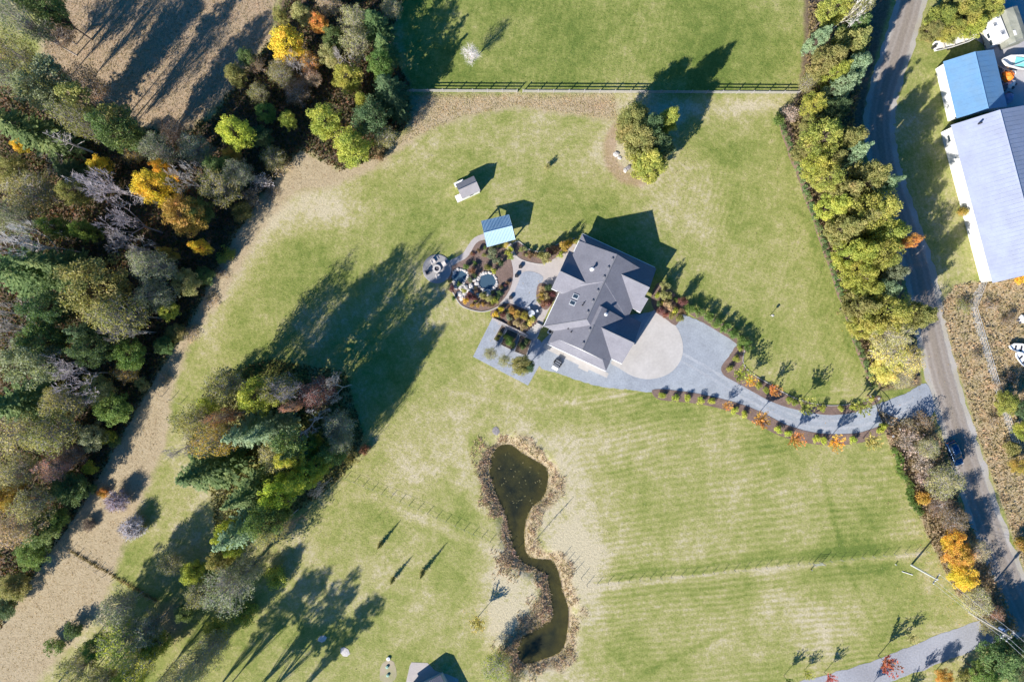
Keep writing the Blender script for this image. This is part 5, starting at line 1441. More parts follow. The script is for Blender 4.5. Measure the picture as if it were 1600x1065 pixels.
C_, K_, B_, T_, N_R, U_, V_ = 'conifer', 'cedar', 'broadleaf', 'thin_broadleaf', 'bare', 'bush', 'thin_bush'

# the wood down the left edge
many("in the wood on the left", [
    (B_, 22, 22, 38, 19.5, 'dark green'), (B_, 68, 8, 32, 16.1, 'dark green'), (T_, 22, 82, 30, 16.1, 'olive'), (B_, 66, 142, 36, 16.1, 'grey green'), (B_, 14, 118, 28, 18.4, 'dark green'),
    (T_, 90, 50, 30, 8, 'brown'), ('pine', 120, 150, 24, 15, 'olive'), ('pine', 80, 110, 26, 15, 'grey green'), ('pine', 185, 180, 24, 14, 'olive'), (T_, 270, 205, 26, 9, 'brown'), (C_, 34, 200, 40, 24, 'mid green'), (B_, 33, 226, 15, 13.8, 'golden yellow'), (T_, 119, 186, 30, 16.1, 'olive'), (N_R, 86, 241, 34, 20.7, 'bare grey'),  # the three pines are added to throw long shadows over the clearing
    (B_, 182, 203, 36, 16.1, 'mid green'), (B_, 157, 260, 19, 16.1, 'golden yellow'), (T_, 248, 236, 30, 13.8, 'grey green'), (T_, 208, 234, 24, 12.6, 'ochre'), (B_, 255, 264, 16, 12.6, 'golden yellow'),
    (B_, 369, 207, 28, 12.6, 'bright yellow green'), (B_, 360, 242, 15, 8, 'ochre'), (T_, 304, 233, 30, 11.5, 'grey green'), (B_, 340, 262, 26, 11.5, 'mid green'), (T_, 130, 130, 32, 11.5, 'brown'),
    (T_, 46, 300, 46, 20.7, 'olive'), (B_, 20, 268, 30, 19.5, 'olive'), (N_R, 177, 292, 42, 20.7, 'bare lilac'), (B_, 243, 293, 32, 18.4, 'golden yellow'), (N_R, 300, 282, 28, 16.1, 'bare grey'), (B_, 288, 338, 34, 16.1, 'ochre'),
    (B_, 312, 385, 14, 12.6, 'golden yellow'), (B_, 262, 398, 15, 11.5, 'ochre'), (N_R, 198, 346, 38, 18.4, 'bare lilac'), (N_R, 215, 386, 36, 16.1, 'bare grey'), (B_, 86, 356, 20, 14.9, 'green'), (B_, 134, 361, 18, 13.8, 'green'),
    (N_R, 54, 379, 32, 19.5, 'bare white'), (C_, 36, 425, 50, 24, 'mid green'), (C_, 84, 415, 34, 23, 'mid green'), (B_, 152, 448, 58, 19.5, 'olive'), (B_, 241, 417, 36, 17.2, 'dark green'), (B_, 291, 440, 25, 8, 'pale olive'),
    (B_, 262, 486, 18, 7, 'yellow green'), (B_, 190, 493, 44, 19.5, 'dark green'), (N_R, 26, 508, 36, 18.4, 'bare grey'), (N_R, 198, 518, 26, 14.9, 'bare grey'), (B_, 76, 480, 36, 20.7, 'dark green'), (B_, 342, 292, 34, 14.9, 'dark green'),
    (B_, 372, 270, 26, 12.6, 'dark green'), (C_, 152, 518, 30, 17.2, 'dark green'), (B_, 115, 300, 26, 16.1, 'olive'), (C_, 110, 270, 26, 20.7, 'dark green'), (B_, 20, 340, 36, 18.4, 'dark green'), (B_, 310, 330, 24, 12.6, 'dark green'),
    (B_, 142, 542, 36, 17.2, 'dark green'), (B_, 203, 553, 29, 13.8, 'green'), (N_R, 114, 586, 42, 16.1, 'bare lilac'), (B_, 51, 563, 46, 19.5, 'grey green'), (C_, 25, 631, 46, 21.8, 'mid green'), (B_, 152, 608, 28, 9, 'pale olive'),
    (T_, 196, 580, 22, 7, 'ochre'), (B_, 177, 640, 30, 9, 'green'), (B_, 142, 682, 26, 8, 'grey green'), (U_, 168, 682, 13, 4.5, 'yellow green'), (T_, 84, 677, 42, 14.9, 'olive'), (T_, 28, 679, 42, 16.1, 'pale olive'),
    (T_, 82, 730, 27, 11.5, 'pink'), (T_, 24, 735, 36, 13.8, 'pale olive'), (B_, 104, 764, 35, 12.6, 'mid green'), (U_, 142, 731, 12, 3.6, 'bright yellow green'), (T_, 50, 783, 36, 13.8, 'pale olive'), (B_, 18, 775, 26, 13.8, 'ochre'),
    (T_, 114, 707, 22, 8, 'brown'), (T_, 24, 822, 42, 13.8, 'tan'), (B_, 63, 830, 32, 11.5, 'mid green'), (B_, 50, 867, 28, 11.5, 'green'), (B_, 20, 918, 28, 9, 'olive'), (B_, 86, 811, 24, 8, 'green'), (B_, 4, 950, 22, 8, 'dark green'),
    (B_, 100, 630, 36, 14.9, 'dark green'), (B_, 240, 460, 30, 13.8, 'dark green'), (B_, 70, 530, 36, 17.2, 'dark green'), (B_, 320, 430, 18, 7, 'mid green'), (B_, 275, 520, 18, 7, 'olive'), (B_, 255, 540, 18, 6, 'mid green'),
    (U_, 352, 398, 16, 4, 'yellow green'), (U_, 380, 330, 18, 4, 'olive'), (V_, 395, 310, 20, 3, 'tan'), (V_, 410, 285, 18, 3, 'bare lilac'), (V_, 330, 470, 16, 3, 'tan'), (V_, 300, 520, 16, 3, 'tan'), (V_, 255, 590, 14, 3, 'tan'),
    (U_, 222, 600, 12, 2.4, 'pale olive'), (U_, 180, 690, 11, 2.4, 'mid green'), (U_, 140, 765, 12, 2.4, 'mid green'), (V_, 345, 425, 14, 3, 'brown'), (V_, 440, 262, 18, 3, 'tan'), (V_, 425, 300, 14, 2.5, 'brown'),
])
# broken grove reaching up to the fence
many("in the grove at the upper left", [
    (B_, 438, 25, 13, 8, 'olive'), (B_, 499, 38, 16, 9, 'orange'), (B_, 448, 68, 32, 11, 'golden yellow'), (T_, 482, 97, 18, 8, 'orange'), (T_, 438, 114, 24, 9, 'olive'), (T_, 514, 5, 24, 9, 'tan'),
    (T_, 552, 33, 27, 11, 'pale olive'), (C_, 586, 40, 30, 11, 'mid green'), (T_, 557, 68, 29, 11, 'pale olive'), (B_, 522, 61, 20, 9, 'mid green'), (T_, 612, 12, 20, 8, 'pale olive'), (B_, 516, 86, 20, 9, 'pale olive'),
    (B_, 543, 122, 27, 10, 'yellow green'), (B_, 594, 102, 24, 12, 'green'), (B_, 566, 160, 16, 10, 'yellow green'), (C_, 606, 140, 34, 12, 'dark green'), (B_, 578, 182, 34, 13, 'dark green'), (B_, 509, 190, 31, 12, 'yellow green'),
    (B_, 550, 228, 35, 12, 'yellow green'), (T_, 600, 212, 22, 8, 'olive'), (B_, 415, 176, 18, 8, 'green'), (B_, 450, 188, 16, 7, 'yellow green'), (T_, 463, 142, 26, 6, 'brown'), (T_, 488, 122, 18, 6, 'tan'),
    (T_, 425, 246, 22, 7, 'olive'), (N_R, 541, 90, 18, 10, 'bare grey'), (B_, 368, 116, 20, 8, 'olive'), (B_, 386, 90, 16, 8, 'mid green'), (C_, 618, 160, 26, 11, 'dark green'), (T_, 405, 145, 20, 7, 'olive'), (N_R, 465, 100, 20, 9, 'bare grey'),
    (B_, 408, 215, 20, 7, 'dark green'), (U_, 592, 240, 12, 3, 'brown'), (C_, 600, 75, 24, 11, 'mid green'), (B_, 470, 20, 18, 8, 'pale olive'), (T_, 400, 100, 18, 6, 'brown'),
])
# the dense grove in the lower left with the long shadow
many("in the long shadowed grove", [
    (T_, 350, 602, 34, 18, 'olive'), (B_, 322, 637, 20, 8, 'yellow green'), (T_, 302, 657, 35, 19.3, 'olive'), (T_, 347, 652, 18, 19.3, 'russet'), (T_, 338, 688, 33, 23.5, 'ochre'), (N_R, 294, 692, 24, 16.6, 'bare grey'),
    (C_, 322, 733, 46, 26, 'mid green'), (C_, 388, 674, 30, 26, 'bluish green'), (B_, 405, 618, 34, 22.1, 'yellow green'), (T_, 434, 607, 30, 23.5, 'olive'), (N_R, 458, 605, 26, 23.5, 'bare lilac'), (T_, 498, 614, 34, 22.1, 'plum red'),
    (T_, 457, 634, 11, 19.3, 'pink'), (N_R, 483, 660, 30, 24.8, 'bare white'), (C_, 421, 672, 26, 26, 'bluish green'), ('pine', 450, 690, 26, 24, 'mid green'), (B_, 483, 692, 21, 19.3, 'yellow green'), (T_, 436, 706, 34, 17, 'pale olive'),
    (B_, 458, 712, 26, 20.7, 'yellow green'), (T_, 529, 667, 32, 22.1, 'grey green'), (B_, 518, 706, 25, 13.8, 'mid green'), (B_, 498, 726, 22, 13.8, 'yellow green'), (B_, 470, 746, 30, 17.9, 'bright yellow green'), (B_, 436, 767, 30, 20.7, 'bright yellow green'),
    (C_, 392, 768, 40, 26, 'mid green'), (N_R, 529, 606, 24, 22.1, 'bare grey'), (U_, 550, 714, 14, 3, 'olive'), (U_, 570, 703, 9, 2, 'russet'), (B_, 415, 810, 34, 24.8, 'mid green'), (T_, 426, 826, 26, 20.7, 'pale olive'), (N_R, 458, 818, 16, 16.6, 'bare brown'),
    (C_, 380, 826, 34, 23.5, 'bluish green'), (B_, 360, 830, 24, 17.9, 'yellow green'), (C_, 470, 700, 24, 26, 'dark green'), (N_R, 500, 760, 16, 12.4, 'bare grey'),
    (T_, 535, 690, 22, 15.2, 'grey green'), 
])
# scattered trees at the bottom left
many("at the bottom left", [
    (T_, 355, 922, 44, 15, 'grey green'), (T_, 182, 952, 34, 13, 'grey green'), (T_, 190, 998, 42, 14, 'yellow green'), (T_, 122, 1045, 34, 10, 'olive'), (T_, 216, 1033, 32, 13, 'yellow green'), (T_, 304, 1036, 36, 13, 'pale olive'),
    (B_, 345, 872, 24, 11, 'olive'), (T_, 265, 880, 26, 7, 'olive'), (B_, 335, 985, 22, 6, 'yellow green'), (B_, 290, 955, 18, 8, 'mid green'), (T_, 160, 1065, 34, 10, 'olive'), (N_R, 370, 905, 22, 14, 'bare grey'), (U_, 385, 960, 20, 3.5, 'yellow green'), (T_, 225, 985, 34, 12, 'grey green'), (B_, 240, 1010, 26, 9, 'yellow green'), (T_, 330, 1010, 30, 11, 'pale olive'), (T_, 310, 930, 26, 9, 'olive'), (B_, 150, 1010, 24, 9, 'green'), (T_, 385, 890, 26, 12, 'grey green'), (T_, 275, 1060, 30, 11, 'pale olive'), (B_, 365, 855, 20, 10, 'yellow green'), (B_, 205, 1060, 30, 10, 'yellow green'), (B_, 300, 895, 22, 8, 'yellow green'),
    (U_, 330, 905, 18, 4, 'yellow green'), (U_, 430, 900, 20, 3, 'yellow green'), (U_, 115, 985, 16, 3, 'dark green'), (U_, 85, 1010, 16, 3, 'mid green'),
])
# tall pines below the frame whose long shadows cross the grass
for i, (px, py, h) in enumerate(((288, 1154, 25), (316, 1180, 25), (222, 1150, 25), (112, 1088, 23), (78, 1082, 25), (250, 1120, 24), (128, 1100, 24), (346, 1172, 22), (258, 1172, 25), (190, 1132, 24), (150, 1112, 23), (372, 1196, 24))):
    plant('pine', px, py, 30, h, 'mid green', "below the bottom left edge", "pine_tree", None, "tree", True)

# cedars and broadleaf trees between the hedge and the road
many("in the row beside the road", [
    (B_, 1301, 15, 26, 12.2, 'mustard olive'), (N_R, 1334, 14, 26, 14.9, 'bare white'), (T_, 1340, 20, 22, 13.5, 'olive'), (K_, 1275, 66, 17, 12.2, 'bluish green'), (K_, 1324, 76, 33, 14.9, 'mustard olive'), (K_, 1289, 101, 29, 13.5, 'olive'), (K_, 1327, 112, 27, 14.9, 'bluish green'),
    (K_, 1309, 138, 23, 13.5, 'bluish green'), (T_, 1263, 128, 20, 6, 'olive'), (B_, 1272, 162, 21, 10.8, 'yellow green'), (K_, 1301, 176, 24, 12.2, 'dark green'), (V_, 1234, 178, 15, 4, 'bare brown'), (U_, 1216, 190, 10, 3, 'green'), (K_, 1284, 215, 34, 14.9, 'mustard olive'),
    (K_, 1322, 222, 26, 14.9, 'mustard olive'), (K_, 1258, 233, 22, 10.8, 'olive'), (K_, 1328, 243, 22, 14.9, 'bluish green'), (B_, 1276, 259, 24, 12.2, 'yellow green'), (B_, 1290, 280, 26, 13.5, 'mustard olive'), (K_, 1352, 280, 31, 16.2, 'mustard olive'), (K_, 1314, 303, 28, 14.9, 'olive'),
    (K_, 1373, 294, 17, 16.2, 'bluish green'), (K_, 1301, 323, 29, 13.5, 'mustard olive'), (K_, 1366, 327, 36, 17, 'mustard olive'), (K_, 1316, 359, 30, 14.9, 'mustard olive'), (K_, 1376, 368, 33, 16.2, 'mustard olive'), (B_, 1413, 379, 13, 16.2, 'orange'), (K_, 1334, 397, 34, 16.2, 'mustard olive'),
    (K_, 1378, 398, 28, 16.2, 'mustard olive'), (B_, 1342, 430, 29, 13.5, 'yellow green'), (K_, 1383, 428, 24, 14.9, 'grey green'), (K_, 1372, 453, 26, 13.5, 'bluish green'), (K_, 1342, 480, 29, 13.5, 'olive'), (K_, 1390, 488, 38, 16.2, 'mustard olive'), (K_, 1426, 494, 28, 14.9, 'mustard olive'),
    (K_, 1352, 508, 26, 13.5, 'mustard olive'), (K_, 1392, 520, 30, 14.9, 'mustard olive'), (T_, 1390, 547, 36, 10.8, 'pale yellow'), (B_, 1383, 577, 28, 7, 'pale yellow'), (T_, 1418, 563, 28, 10.8, 'pale yellow'), (T_, 1408, 591, 22, 6, 'pale olive'), (U_, 1402, 570, 16, 5, 'mid green'),
    (B_, 1265, 195, 18, 6, 'olive'), (B_, 1300, 250, 22, 12.2, 'olive'), (K_, 1340, 345, 26, 16.2, 'olive'), (K_, 1350, 455, 24, 13.5, 'mustard olive'), (K_, 1330, 50, 22, 13.5, 'mid green'), (K_, 1300, 120, 22, 13.5, 'mustard olive'),
])
many("on the verge below the drive entrance", [
    (V_, 1420, 690, 24, 3.4, 'bare brown'), (V_, 1443, 658, 20, 3, 'brown'), (T_, 1474, 752, 36, 6, 'pale olive'), (U_, 1441, 778, 13, 3, 'orange'), (V_, 1440, 720, 22, 3, 'bare brown'), (T_, 1491, 815, 28, 6, 'brown'), (B_, 1490, 846, 24, 6, 'golden yellow'),
    (B_, 1500, 868, 27, 7, 'orange'), (B_, 1505, 901, 26, 7, 'golden yellow'), (T_, 1526, 860, 22, 7, 'tan'), (T_, 1527, 940, 30, 7, 'pale olive'), (T_, 1556, 957, 16, 5, 'russet'), (T_, 1548, 978, 20, 5, 'pale olive'), (B_, 1566, 1031, 42, 9, 'mid green'), (B_, 1598, 1050, 30, 9, 'dark green'),
    (B_, 1540, 1056, 24, 8, 'green'), (B_, 1476, 1058, 16, 4, 'orange'), (U_, 1510, 1062, 16, 4, 'olive'), (T_, 1452, 700, 20, 5, 'pale olive'), (V_, 1418, 665, 14, 2.5, 'tan'), (B_, 1590, 1010, 20, 8, 'dark green'), (T_, 1470, 790, 22, 4, 'brown'), (V_, 1445, 745, 18, 3, 'bare brown'),
])
many("right of the road", [
    (B_, 1575, 630, 23, 5, 'mustard olive'), (B_, 1592, 728, 16, 4, 'ochre'), (B_, 1600, 672, 18, 5, 'yellow green'), (U_, 1596, 436, 9, 3, 'golden yellow'), (U_, 1504, 332, 8, 3, 'ochre'), (U_, 1580, 700, 14, 3, 'olive'), (V_, 1560, 600, 12, 2, 'tan'), (B_, 1600, 640, 18, 7, 'dark green'),
    (V_, 1525, 560, 12, 1.6, 'tan'), (V_, 1545, 480, 14, 1.6, 'tan'), (V_, 1575, 500, 14, 1.8, 'brown'), (V_, 1550, 660, 12, 1.6, 'tan'), (V_, 1505, 480, 14, 1.8, 'olive'), (V_, 1580, 590, 14, 1.6, 'brown'), (U_, 1595, 850, 12, 3, 'ochre'),
    (K_, 1470, 30, 26, 7, 'mustard olive'), (K_, 1508, 22, 30, 8, 'mustard olive'), (K_, 1545, 10, 26, 8, 'mustard olive'), (K_, 1485, 48, 22, 7, 'mustard olive'), (K_, 1456, 48, 20, 6, 'olive'), (K_, 1520, 42, 20, 7, 'yellow green'), (K_, 1492, 5, 24, 7, 'olive'),
])
many("in the cedar clump on the north lawn", [
    (K_, 990, 186, 29, 10.5, 'olive'), (K_, 1042, 190, 20, 13.7, 'mustard olive'), (K_, 1002, 222, 35, 12.6, 'olive'), (K_, 1014, 256, 32, 12.6, 'mustard olive'), (K_, 1015, 205, 26, 13.7, 'dark green'), (K_, 1030, 230, 27, 11.6, 'dark green'), (K_, 978, 205, 22, 8.4, 'olive'),
])

# dead standing trunks in the wood
for i, (px, py, h, lab) in enumerate(((162, 300, 11, "pale dead trunk beside the golden tree in the left wood"), (150, 240, 13, "dead trunk standing among the upper yellow trees of the wood"), (250, 318, 10, "pale dead trunk leaning below the golden tree in the wood"),
                                      (95, 392, 14, "white dead snag near the left edge of the wood"), (205, 517, 9, "small white dead snag at the lower edge of the wood"), (130, 618, 9, "grey dead trunk near the lilac leafless tree"))):
    root = empty("dead_trunk", V3(px, py), i * 1.1, lab, "dead tree", "dead trunks in the wood")
    MB().tube((0, 0, -.3), (random.uniform(-.5, .5), random.uniform(-.5, .5), h), .2, .05, M['deadwood'], 6).build("trunk", root)
    rr = np.random.default_rng(200 + i); mb = MB()
    for k in range(26):
        z = h * rr.uniform(.35, .98); t = rr.uniform(0, 6.28); ln = rr.uniform(.6, 2.4) * (1.25 - z / h)
        p = Vector((0, 0, z)); q = p + Vector((math.cos(t) * ln, math.sin(t) * ln, rr.uniform(-.2, .6) * ln))
        mb.tube(p, q, .045, .02, M['deadwood'], 4, False)
        for _ in range(2): mb.tube(p.lerp(q, .6), q + Vector(rr.normal(0, .4, 3)), .025, .012, M['deadwood'], 3, False)
    mb.build("branches", root)

# single trees
plant('white_tree', 736, 84, 16, 6.0, 'tan', "", "bare_tree", "small leafless white barked tree alone in the north field", twig=(.66, .62, .61))
for i, (px, py, h, lab) in enumerate(((595, 849, 3.3, "upper slender young conifer alone on the lower lawn"), (615, 903, 3.2, "lower slender young conifer alone on the lower lawn"), (661, 892, 4.0, "tallest slender young conifer right of the pair on the lower lawn"))):
    plant('conifer', px, py, 5.5, h, 'olive', "", "conifer_tree", lab, "tree", True)
plant('sapling', 746, 972, 11, 4.2, 'pale yellow', "", "sapling", "almost leafless yellow sapling on the dry lawn left of the pond", "tree")
plant('bush', 856, 260, 5, 1.6, 'pale olive', "", "bush", "tiny lone pale bush on the north lawn", "bush")
plant('thin_broadleaf', 776, 1042, 30, 6, 'yellow green', "", "broadleaf_tree", "leafy tree at the bottom edge beside the pond", "tree")
plant('thin_broadleaf', 800, 1062, 18, 4, 'olive', "", "broadleaf_tree", "brown tree leaning over the foot of the pond", "tree")
for i, (px, py, r, h, tw, lab) in enumerate(((186, 781, 20, 3.2, (.55, .48, .55), "large leafless lilac grey thicket on the dry strip, upper one"), (209, 823, 22, 3.0, (.66, .63, .66), "round pale brush pile on the dry strip, lower one"), (140, 820, 11, 1.5, (.3, .25, .2), "small brown brush clump left of the round brush pile"))):
    plant('brush', px, py, r, h, 'brown', "", "brush_pile", lab, "bush", twig=tw)
plant('bush', 160, 770, 9, 1.6, 'orange', "", "bush", "small orange bush on the dry strip above the brush pile", "bush")

# patio trees
for px, py, r, h, lab in ((766, 552, 13, 4.5, "left of three thin young trees on the gravel court"), (787, 563, 13, 4.8, "middle of three thin young trees on the gravel court"), (813, 570, 20, 6.8, "largest of three thin trees, nearest the house corner")):
    plant('broadleaf' if r > 15 else 'thin_broadleaf', px, py, r, h, 'olive', "", "patio_tree", lab)
plant('broadleaf', 826, 572, 12, 5.8, 'dark green', "", "patio_tree", "dark tree squeezed between the large patio tree and the house")

# saplings of the drive
for i, (px, py, c) in enumerate(((1158, 584, 'yellow green'), (1172, 594, 'golden yellow'), (1208, 609, 'orange'), (1258, 633, 'mustard olive'), (1345, 634, 'mustard olive'))):
    plant('sapling', px, py, 13 if i not in (1, 2) else 9, 4.6 if i not in (1, 2) else 3.6, c, "", "sapling", "%s autumn sapling from the garage along the north side of the drive" % nth(i))
for i, (px, py, c) in enumerate(((1135, 634, 'orange'), (1188, 655, 'orange'), (1242, 686, 'orange'), (1304, 691, 'golden yellow'), (1360, 688, 'pale yellow'))):
    plant('sapling', px, py, 12 if i else 7, 4.4 if i else 2.4, c, "", "sapling", "%s autumn sapling from the garage along the south side of the drive" % nth(i))
# clipped shrubs
for i, (px, py) in enumerate([(1034, 617), (1054, 621), (1073, 622), (1093, 625), (1110, 626), (1145, 640), (1161, 646), (1214, 670), (1230, 676), (1273, 685), (1285, 688), (1330, 686), (1372, 672), (1378, 664)]):
    plant('shrub', px, py, 6.5, 1.25, 'bright yellow green', "", "shrub", "%s round shrub from the garage in the south bed of the drive" % nth(i), "shrub", True)
for i, (px, py) in enumerate([(1154, 543), (1149, 560), (1139, 575), (1184, 602), (1196, 610), (1231, 624), (1240, 629), (1282, 637), (1311, 637), (1330, 635), (1360, 622)]):
    plant('shrub', px, py, 6, 1.2, 'yellow green', "", "shrub", "%s round shrub from the garage in the north bed of the drive" % nth(i), "shrub", True)
for i, (px, py) in enumerate([(1076, 484), (1090, 488), (1104, 496), (1118, 505), (1131, 513), (1143, 522), (1155, 531), (1166, 540)]):
    plant('bush', px, py, 9.5, 2.4, 'green', "", "bush", "%s laurel bush from the house in the row behind the gravel area" % nth(i), "bush", True)
HS = np.array(spline(HEDGE, 12)); seg = np.r_[0, np.cumsum(np.linalg.norm(np.diff(HS, axis=0), axis=1))]
for i in range(46):
    s_ = seg[-1] * i / 45
    px, py = np.interp(s_, seg, HS[:, 0]), np.interp(s_, seg, HS[:, 1])
    plant('seedling', px - 2, py, random.uniform(4.8, 6.2), random.uniform(1.4, 2.0), 'mid green', "", "cedar_seedling", "%s young cedar from the north end of the hedge row" % nth(i), "shrub", True)
for i in range(15):
    t = i / 14
    plant('bush', 1394 + 36 * t + 4 * math.sin(i), 702 + 96 * t, 6.5, 1.5, 'green', "", "bush", "%s low hedge bush from the drive at the field edge" % nth(i), "bush", True)
# young trees beside the lower drive
for i, (px, py, h, c, lab) in enumerate(((1386, 1036, 4.8, 'red', "bright red maple beside the lower drive"), (1296, 1058, 3.2, 'red', "small red sapling at the bottom edge"), 
                                         (1232, 1064, 3.4, 'green', "green sapling leftmost along the lower drive"), (1262, 1052, 2.2, 'yellow green', "small yellow sapling at the left of the lower drive"), (1440, 1075, 4, 'green', "green young tree below the lower drive"), (1424, 996, 2.6, 'pale olive', "thin pale sapling above the lower drive"))):
    plant('sapling', px, py, 14 if h > 4 else 8, h, c, "", "sapling", lab)
for i, (px, py, lab) in enumerate(((1357, 1074, "young tree off the lower drive casting a shadow, left one"), (1406, 1090, "young tree off the lower drive casting a shadow, right one"))):
    plant('sapling', px, py, 9, 3.6, 'olive', "", "sapling", lab, "tree", True)
# garden planting
GP = [(798, 390, 5, 'bright yellow green'), (794, 396, 5, 'yellow green'), (791, 384, 5, 'pale yellow'), (798, 402, 5, 'yellow green'), (770, 394, 8, 'grey green'), (775, 407, 6, 'grey green'), (783, 411, 5, 'dark green'), (772, 424, 4.5, 'bright yellow green'), (729, 417, 5, 'green'),
      (738, 424, 6, 'russet'), (760, 418, 5, 'olive'), (733, 463, 7, 'plum red'), (740, 466, 6, 'plum red'), (728, 470, 5, 'golden yellow'), (709, 466, 4, 'green'), (756, 462, 6, 'olive'), (765, 467, 7, 'pale olive'), (773, 470, 6, 'yellow green'), (778, 465, 5, 'dark green'), (781, 459, 5, 'dark green'),
      (738, 477, 4, 'ochre'), (747, 477, 4, 'ochre'), (755, 475, 4, 'ochre'), (764, 477, 4, 'brown'), (770, 476, 4, 'brown'), (718, 444, 4, 'green'), (735, 438, 5, 'grey green'), (742, 431, 4, 'dark green'), (704, 440, 4, 'olive'), (706, 452, 5, 'plum red'), (748, 392, 4, 'brown'), (757, 399, 4, 'olive'),
      (853, 406, 9, 'pale olive'), (846, 400, 7, 'olive'), (866, 390, 8, 'brown'), (880, 387, 8, 'ochre'), (887, 382, 7, 'golden yellow'), (875, 399, 5, 'yellow green'), (858, 392, 6, 'plum red'), (893, 378, 6, 'ochre'), (838, 398, 5, 'brown'), (828, 396, 4, 'brown'),
      (848, 452, 6, 'tan'), (857, 450, 6, 'dark green'), (845, 463, 7, 'ochre'), (853, 464, 6, 'tan'), (862, 460, 6, 'plum red'), (850, 474, 6, 'russet'), (858, 473, 6, 'plum red'), (842, 470, 4, 'olive'),
      (783, 483, 5, 'golden yellow'), (774, 491, 5, 'golden yellow'), (800, 485, 7, 'ochre'), (808, 491, 7, 'ochre'), (820, 494, 7, 'ochre'), (828, 503, 6, 'pale yellow'), (795, 495, 6, 'grey green'), (808, 505, 6, 'tan'), (786, 492, 5, 'plum red'), (818, 510, 6, 'tan'), (833, 498, 5, 'bright yellow green'),
      (795, 532, 8, 'green'), (790, 525, 5, 'green'), (801, 539, 5, 'mid green'), (815, 540, 6, 'mid green'), (782, 521, 4, 'olive'), (777, 528, 4, 'olive'), (823, 533, 5, 'dark green'),
      (1035, 448, 8, 'pale olive'), (1032, 462, 7, 'pale olive'), (1026, 462, 5, 'bright yellow green'), (1043, 462, 6, 'olive'), (1062, 472, 8, 'plum red'), (1040, 474, 6, 'tan'), (1053, 486, 6, 'bright yellow green'), (1046, 480, 6, 'tan'), (1065, 487, 6, 'brown'), (1030, 486, 6, 'plum red'), (1048, 494, 6, 'olive'),
      (1060, 497, 7, 'olive'), (1070, 482, 6, 'dark green'), (1038, 492, 5, 'russet'), (1028, 474, 5, 'dark green')]
for i, (px, py, r, c) in enumerate(GP):
    z = "beside the garden pools" if px < 805 and py < 482 else "in the curved bed north of the patio" if py < 415 else "beside the west wall of the house" if 836 < px < 870 else "in the bed east of the house" if px > 1000 else "in the beds below the patio"
    h = 0.75 + r * .13 + (2.2 if (px, py) in ((1035, 448), (853, 406), (880, 387), (1032, 462), (1062, 472)) else 0)
    plant('bush' if r > 6 else 'shrub', px, py, r * 1.05, h, c, z, "garden_shrub", None, "shrub", True, z=0.06)

# smaller fill planting in the beds
_r = np.random.default_rng(88)
for poly, n, z in (([(704, 425), (730, 405), (748, 384), (790, 392), (798, 424), (790, 458), (752, 482), (722, 472), (706, 450)], 34, "beside the garden pools"), ([(803, 386), (818, 387), (850, 396), (890, 380), (860, 405), (820, 404)], 12, "in the curved bed north of the patio"),
                   ([(774, 484), (790, 476), (832, 493), (836, 505), (812, 515), (774, 496)], 12, "in the beds below the patio"), ([(1024, 460), (1050, 460), (1066, 478), (1056, 503), (1026, 482)], 10, "in the bed east of the house")):
    for px, py in scatter(poly, n, int(n * 7)):
        if np.hypot(px - 761, py - 440) < 17 or np.hypot(px - 719, py - 436) < 14: continue
        c = ['olive', 'grey green', 'brown', 'plum red', 'tan', 'yellow green', 'russet', 'green', 'pale olive', 'dark green'][_r.integers(0, 10)]
        plant('shrub', px, py, _r.uniform(2.6, 4.6), _r.uniform(.35, .9), c, z, "garden_shrub", None, "shrub", True, z=0.06)

# labels for everything placed by zone: colour, kind and its order from the top of the picture
from collections import defaultdict
grp = defaultdict(list)
for zone, kind, col, ax, ay, root, label in PLANTS:
    if label is None: grp[(zone, kind, col)].append((ay, ax, root))
HIGH = {'conifer': "conifer", 'cedar': "cedar", 'broadleaf': "leafy tree", 'thin_broadleaf': "thinly leaved tree", 'bare': "leafless tree", 'pine': "tall pine", 'bush': "bush", 'thin_bush': "twiggy bush", 'shrub': "shrub", 'sapling': "sapling"}
for (zone, kind, col), L in grp.items():
    L.sort(key=lambda t: t[0])
    for i, (ay, ax, root) in enumerate(L):
        nm = HIGH[kind] + ("" if kind != 'bare' else "")
        c = col.replace("bare ", "") if kind == 'bare' else col
        if len(L) == 1: lab = "the only %s %s %s" % (c, nm, zone)
        else: lab = "%s %s %s, %s from the top" % (c, nm, zone, nth(i))
        root["label"] = lab
        root["group"] = "trees and bushes " + zone

# ---------------------------------------------------------------- ground cover that nobody could count
def tufts(name, P, h, w, blades, col, label, seed, z=None, lean=.5):
    r = np.random.default_rng(seed)
    n = len(P); X = np.array([W(*p) for p in P])
    X = np.repeat(X, blades, 0); m = len(X)
    if z is None: zz = np.zeros(m)
    else: zz = np.repeat(z, blades)
    th = r.uniform(0, 2 * math.pi, m); hh = h * r.uniform(.5, 1.3, m); ww = w * r.uniform(.6, 1.4, m)
    off = r.normal(0, w * .9, (m, 2))
    base = np.stack([X[:, 0] + off[:, 0], X[:, 1] + off[:, 1], zz - .02], 1)
    d = np.stack([np.cos(th), np.sin(th)], 1)
    side = np.stack([-d[:, 1], d[:, 0]], 1) * ww[:, None] * .5
    tip = base + np.stack([d[:, 0] * hh * lean * r.uniform(.3, 1.5, m), d[:, 1] * hh * lean * r.uniform(.3, 1.5, m), hh], 1)
    a = base.copy(); a[:, :2] += side; b = base.copy(); b[:, :2] -= side
    Vt = np.stack([a, b, tip], 1).reshape(-1, 3)
    v = np.repeat(np.clip(np.repeat(r.uniform(0, .6, n), blades) + r.uniform(0, .4, m), 0, 1), 3)
    o = link(name, np_mesh(name, Vt, np.arange(m * 3).reshape(m, 3), FO, v), None, col)
    return tag(o, label, "grass", kind="stuff")
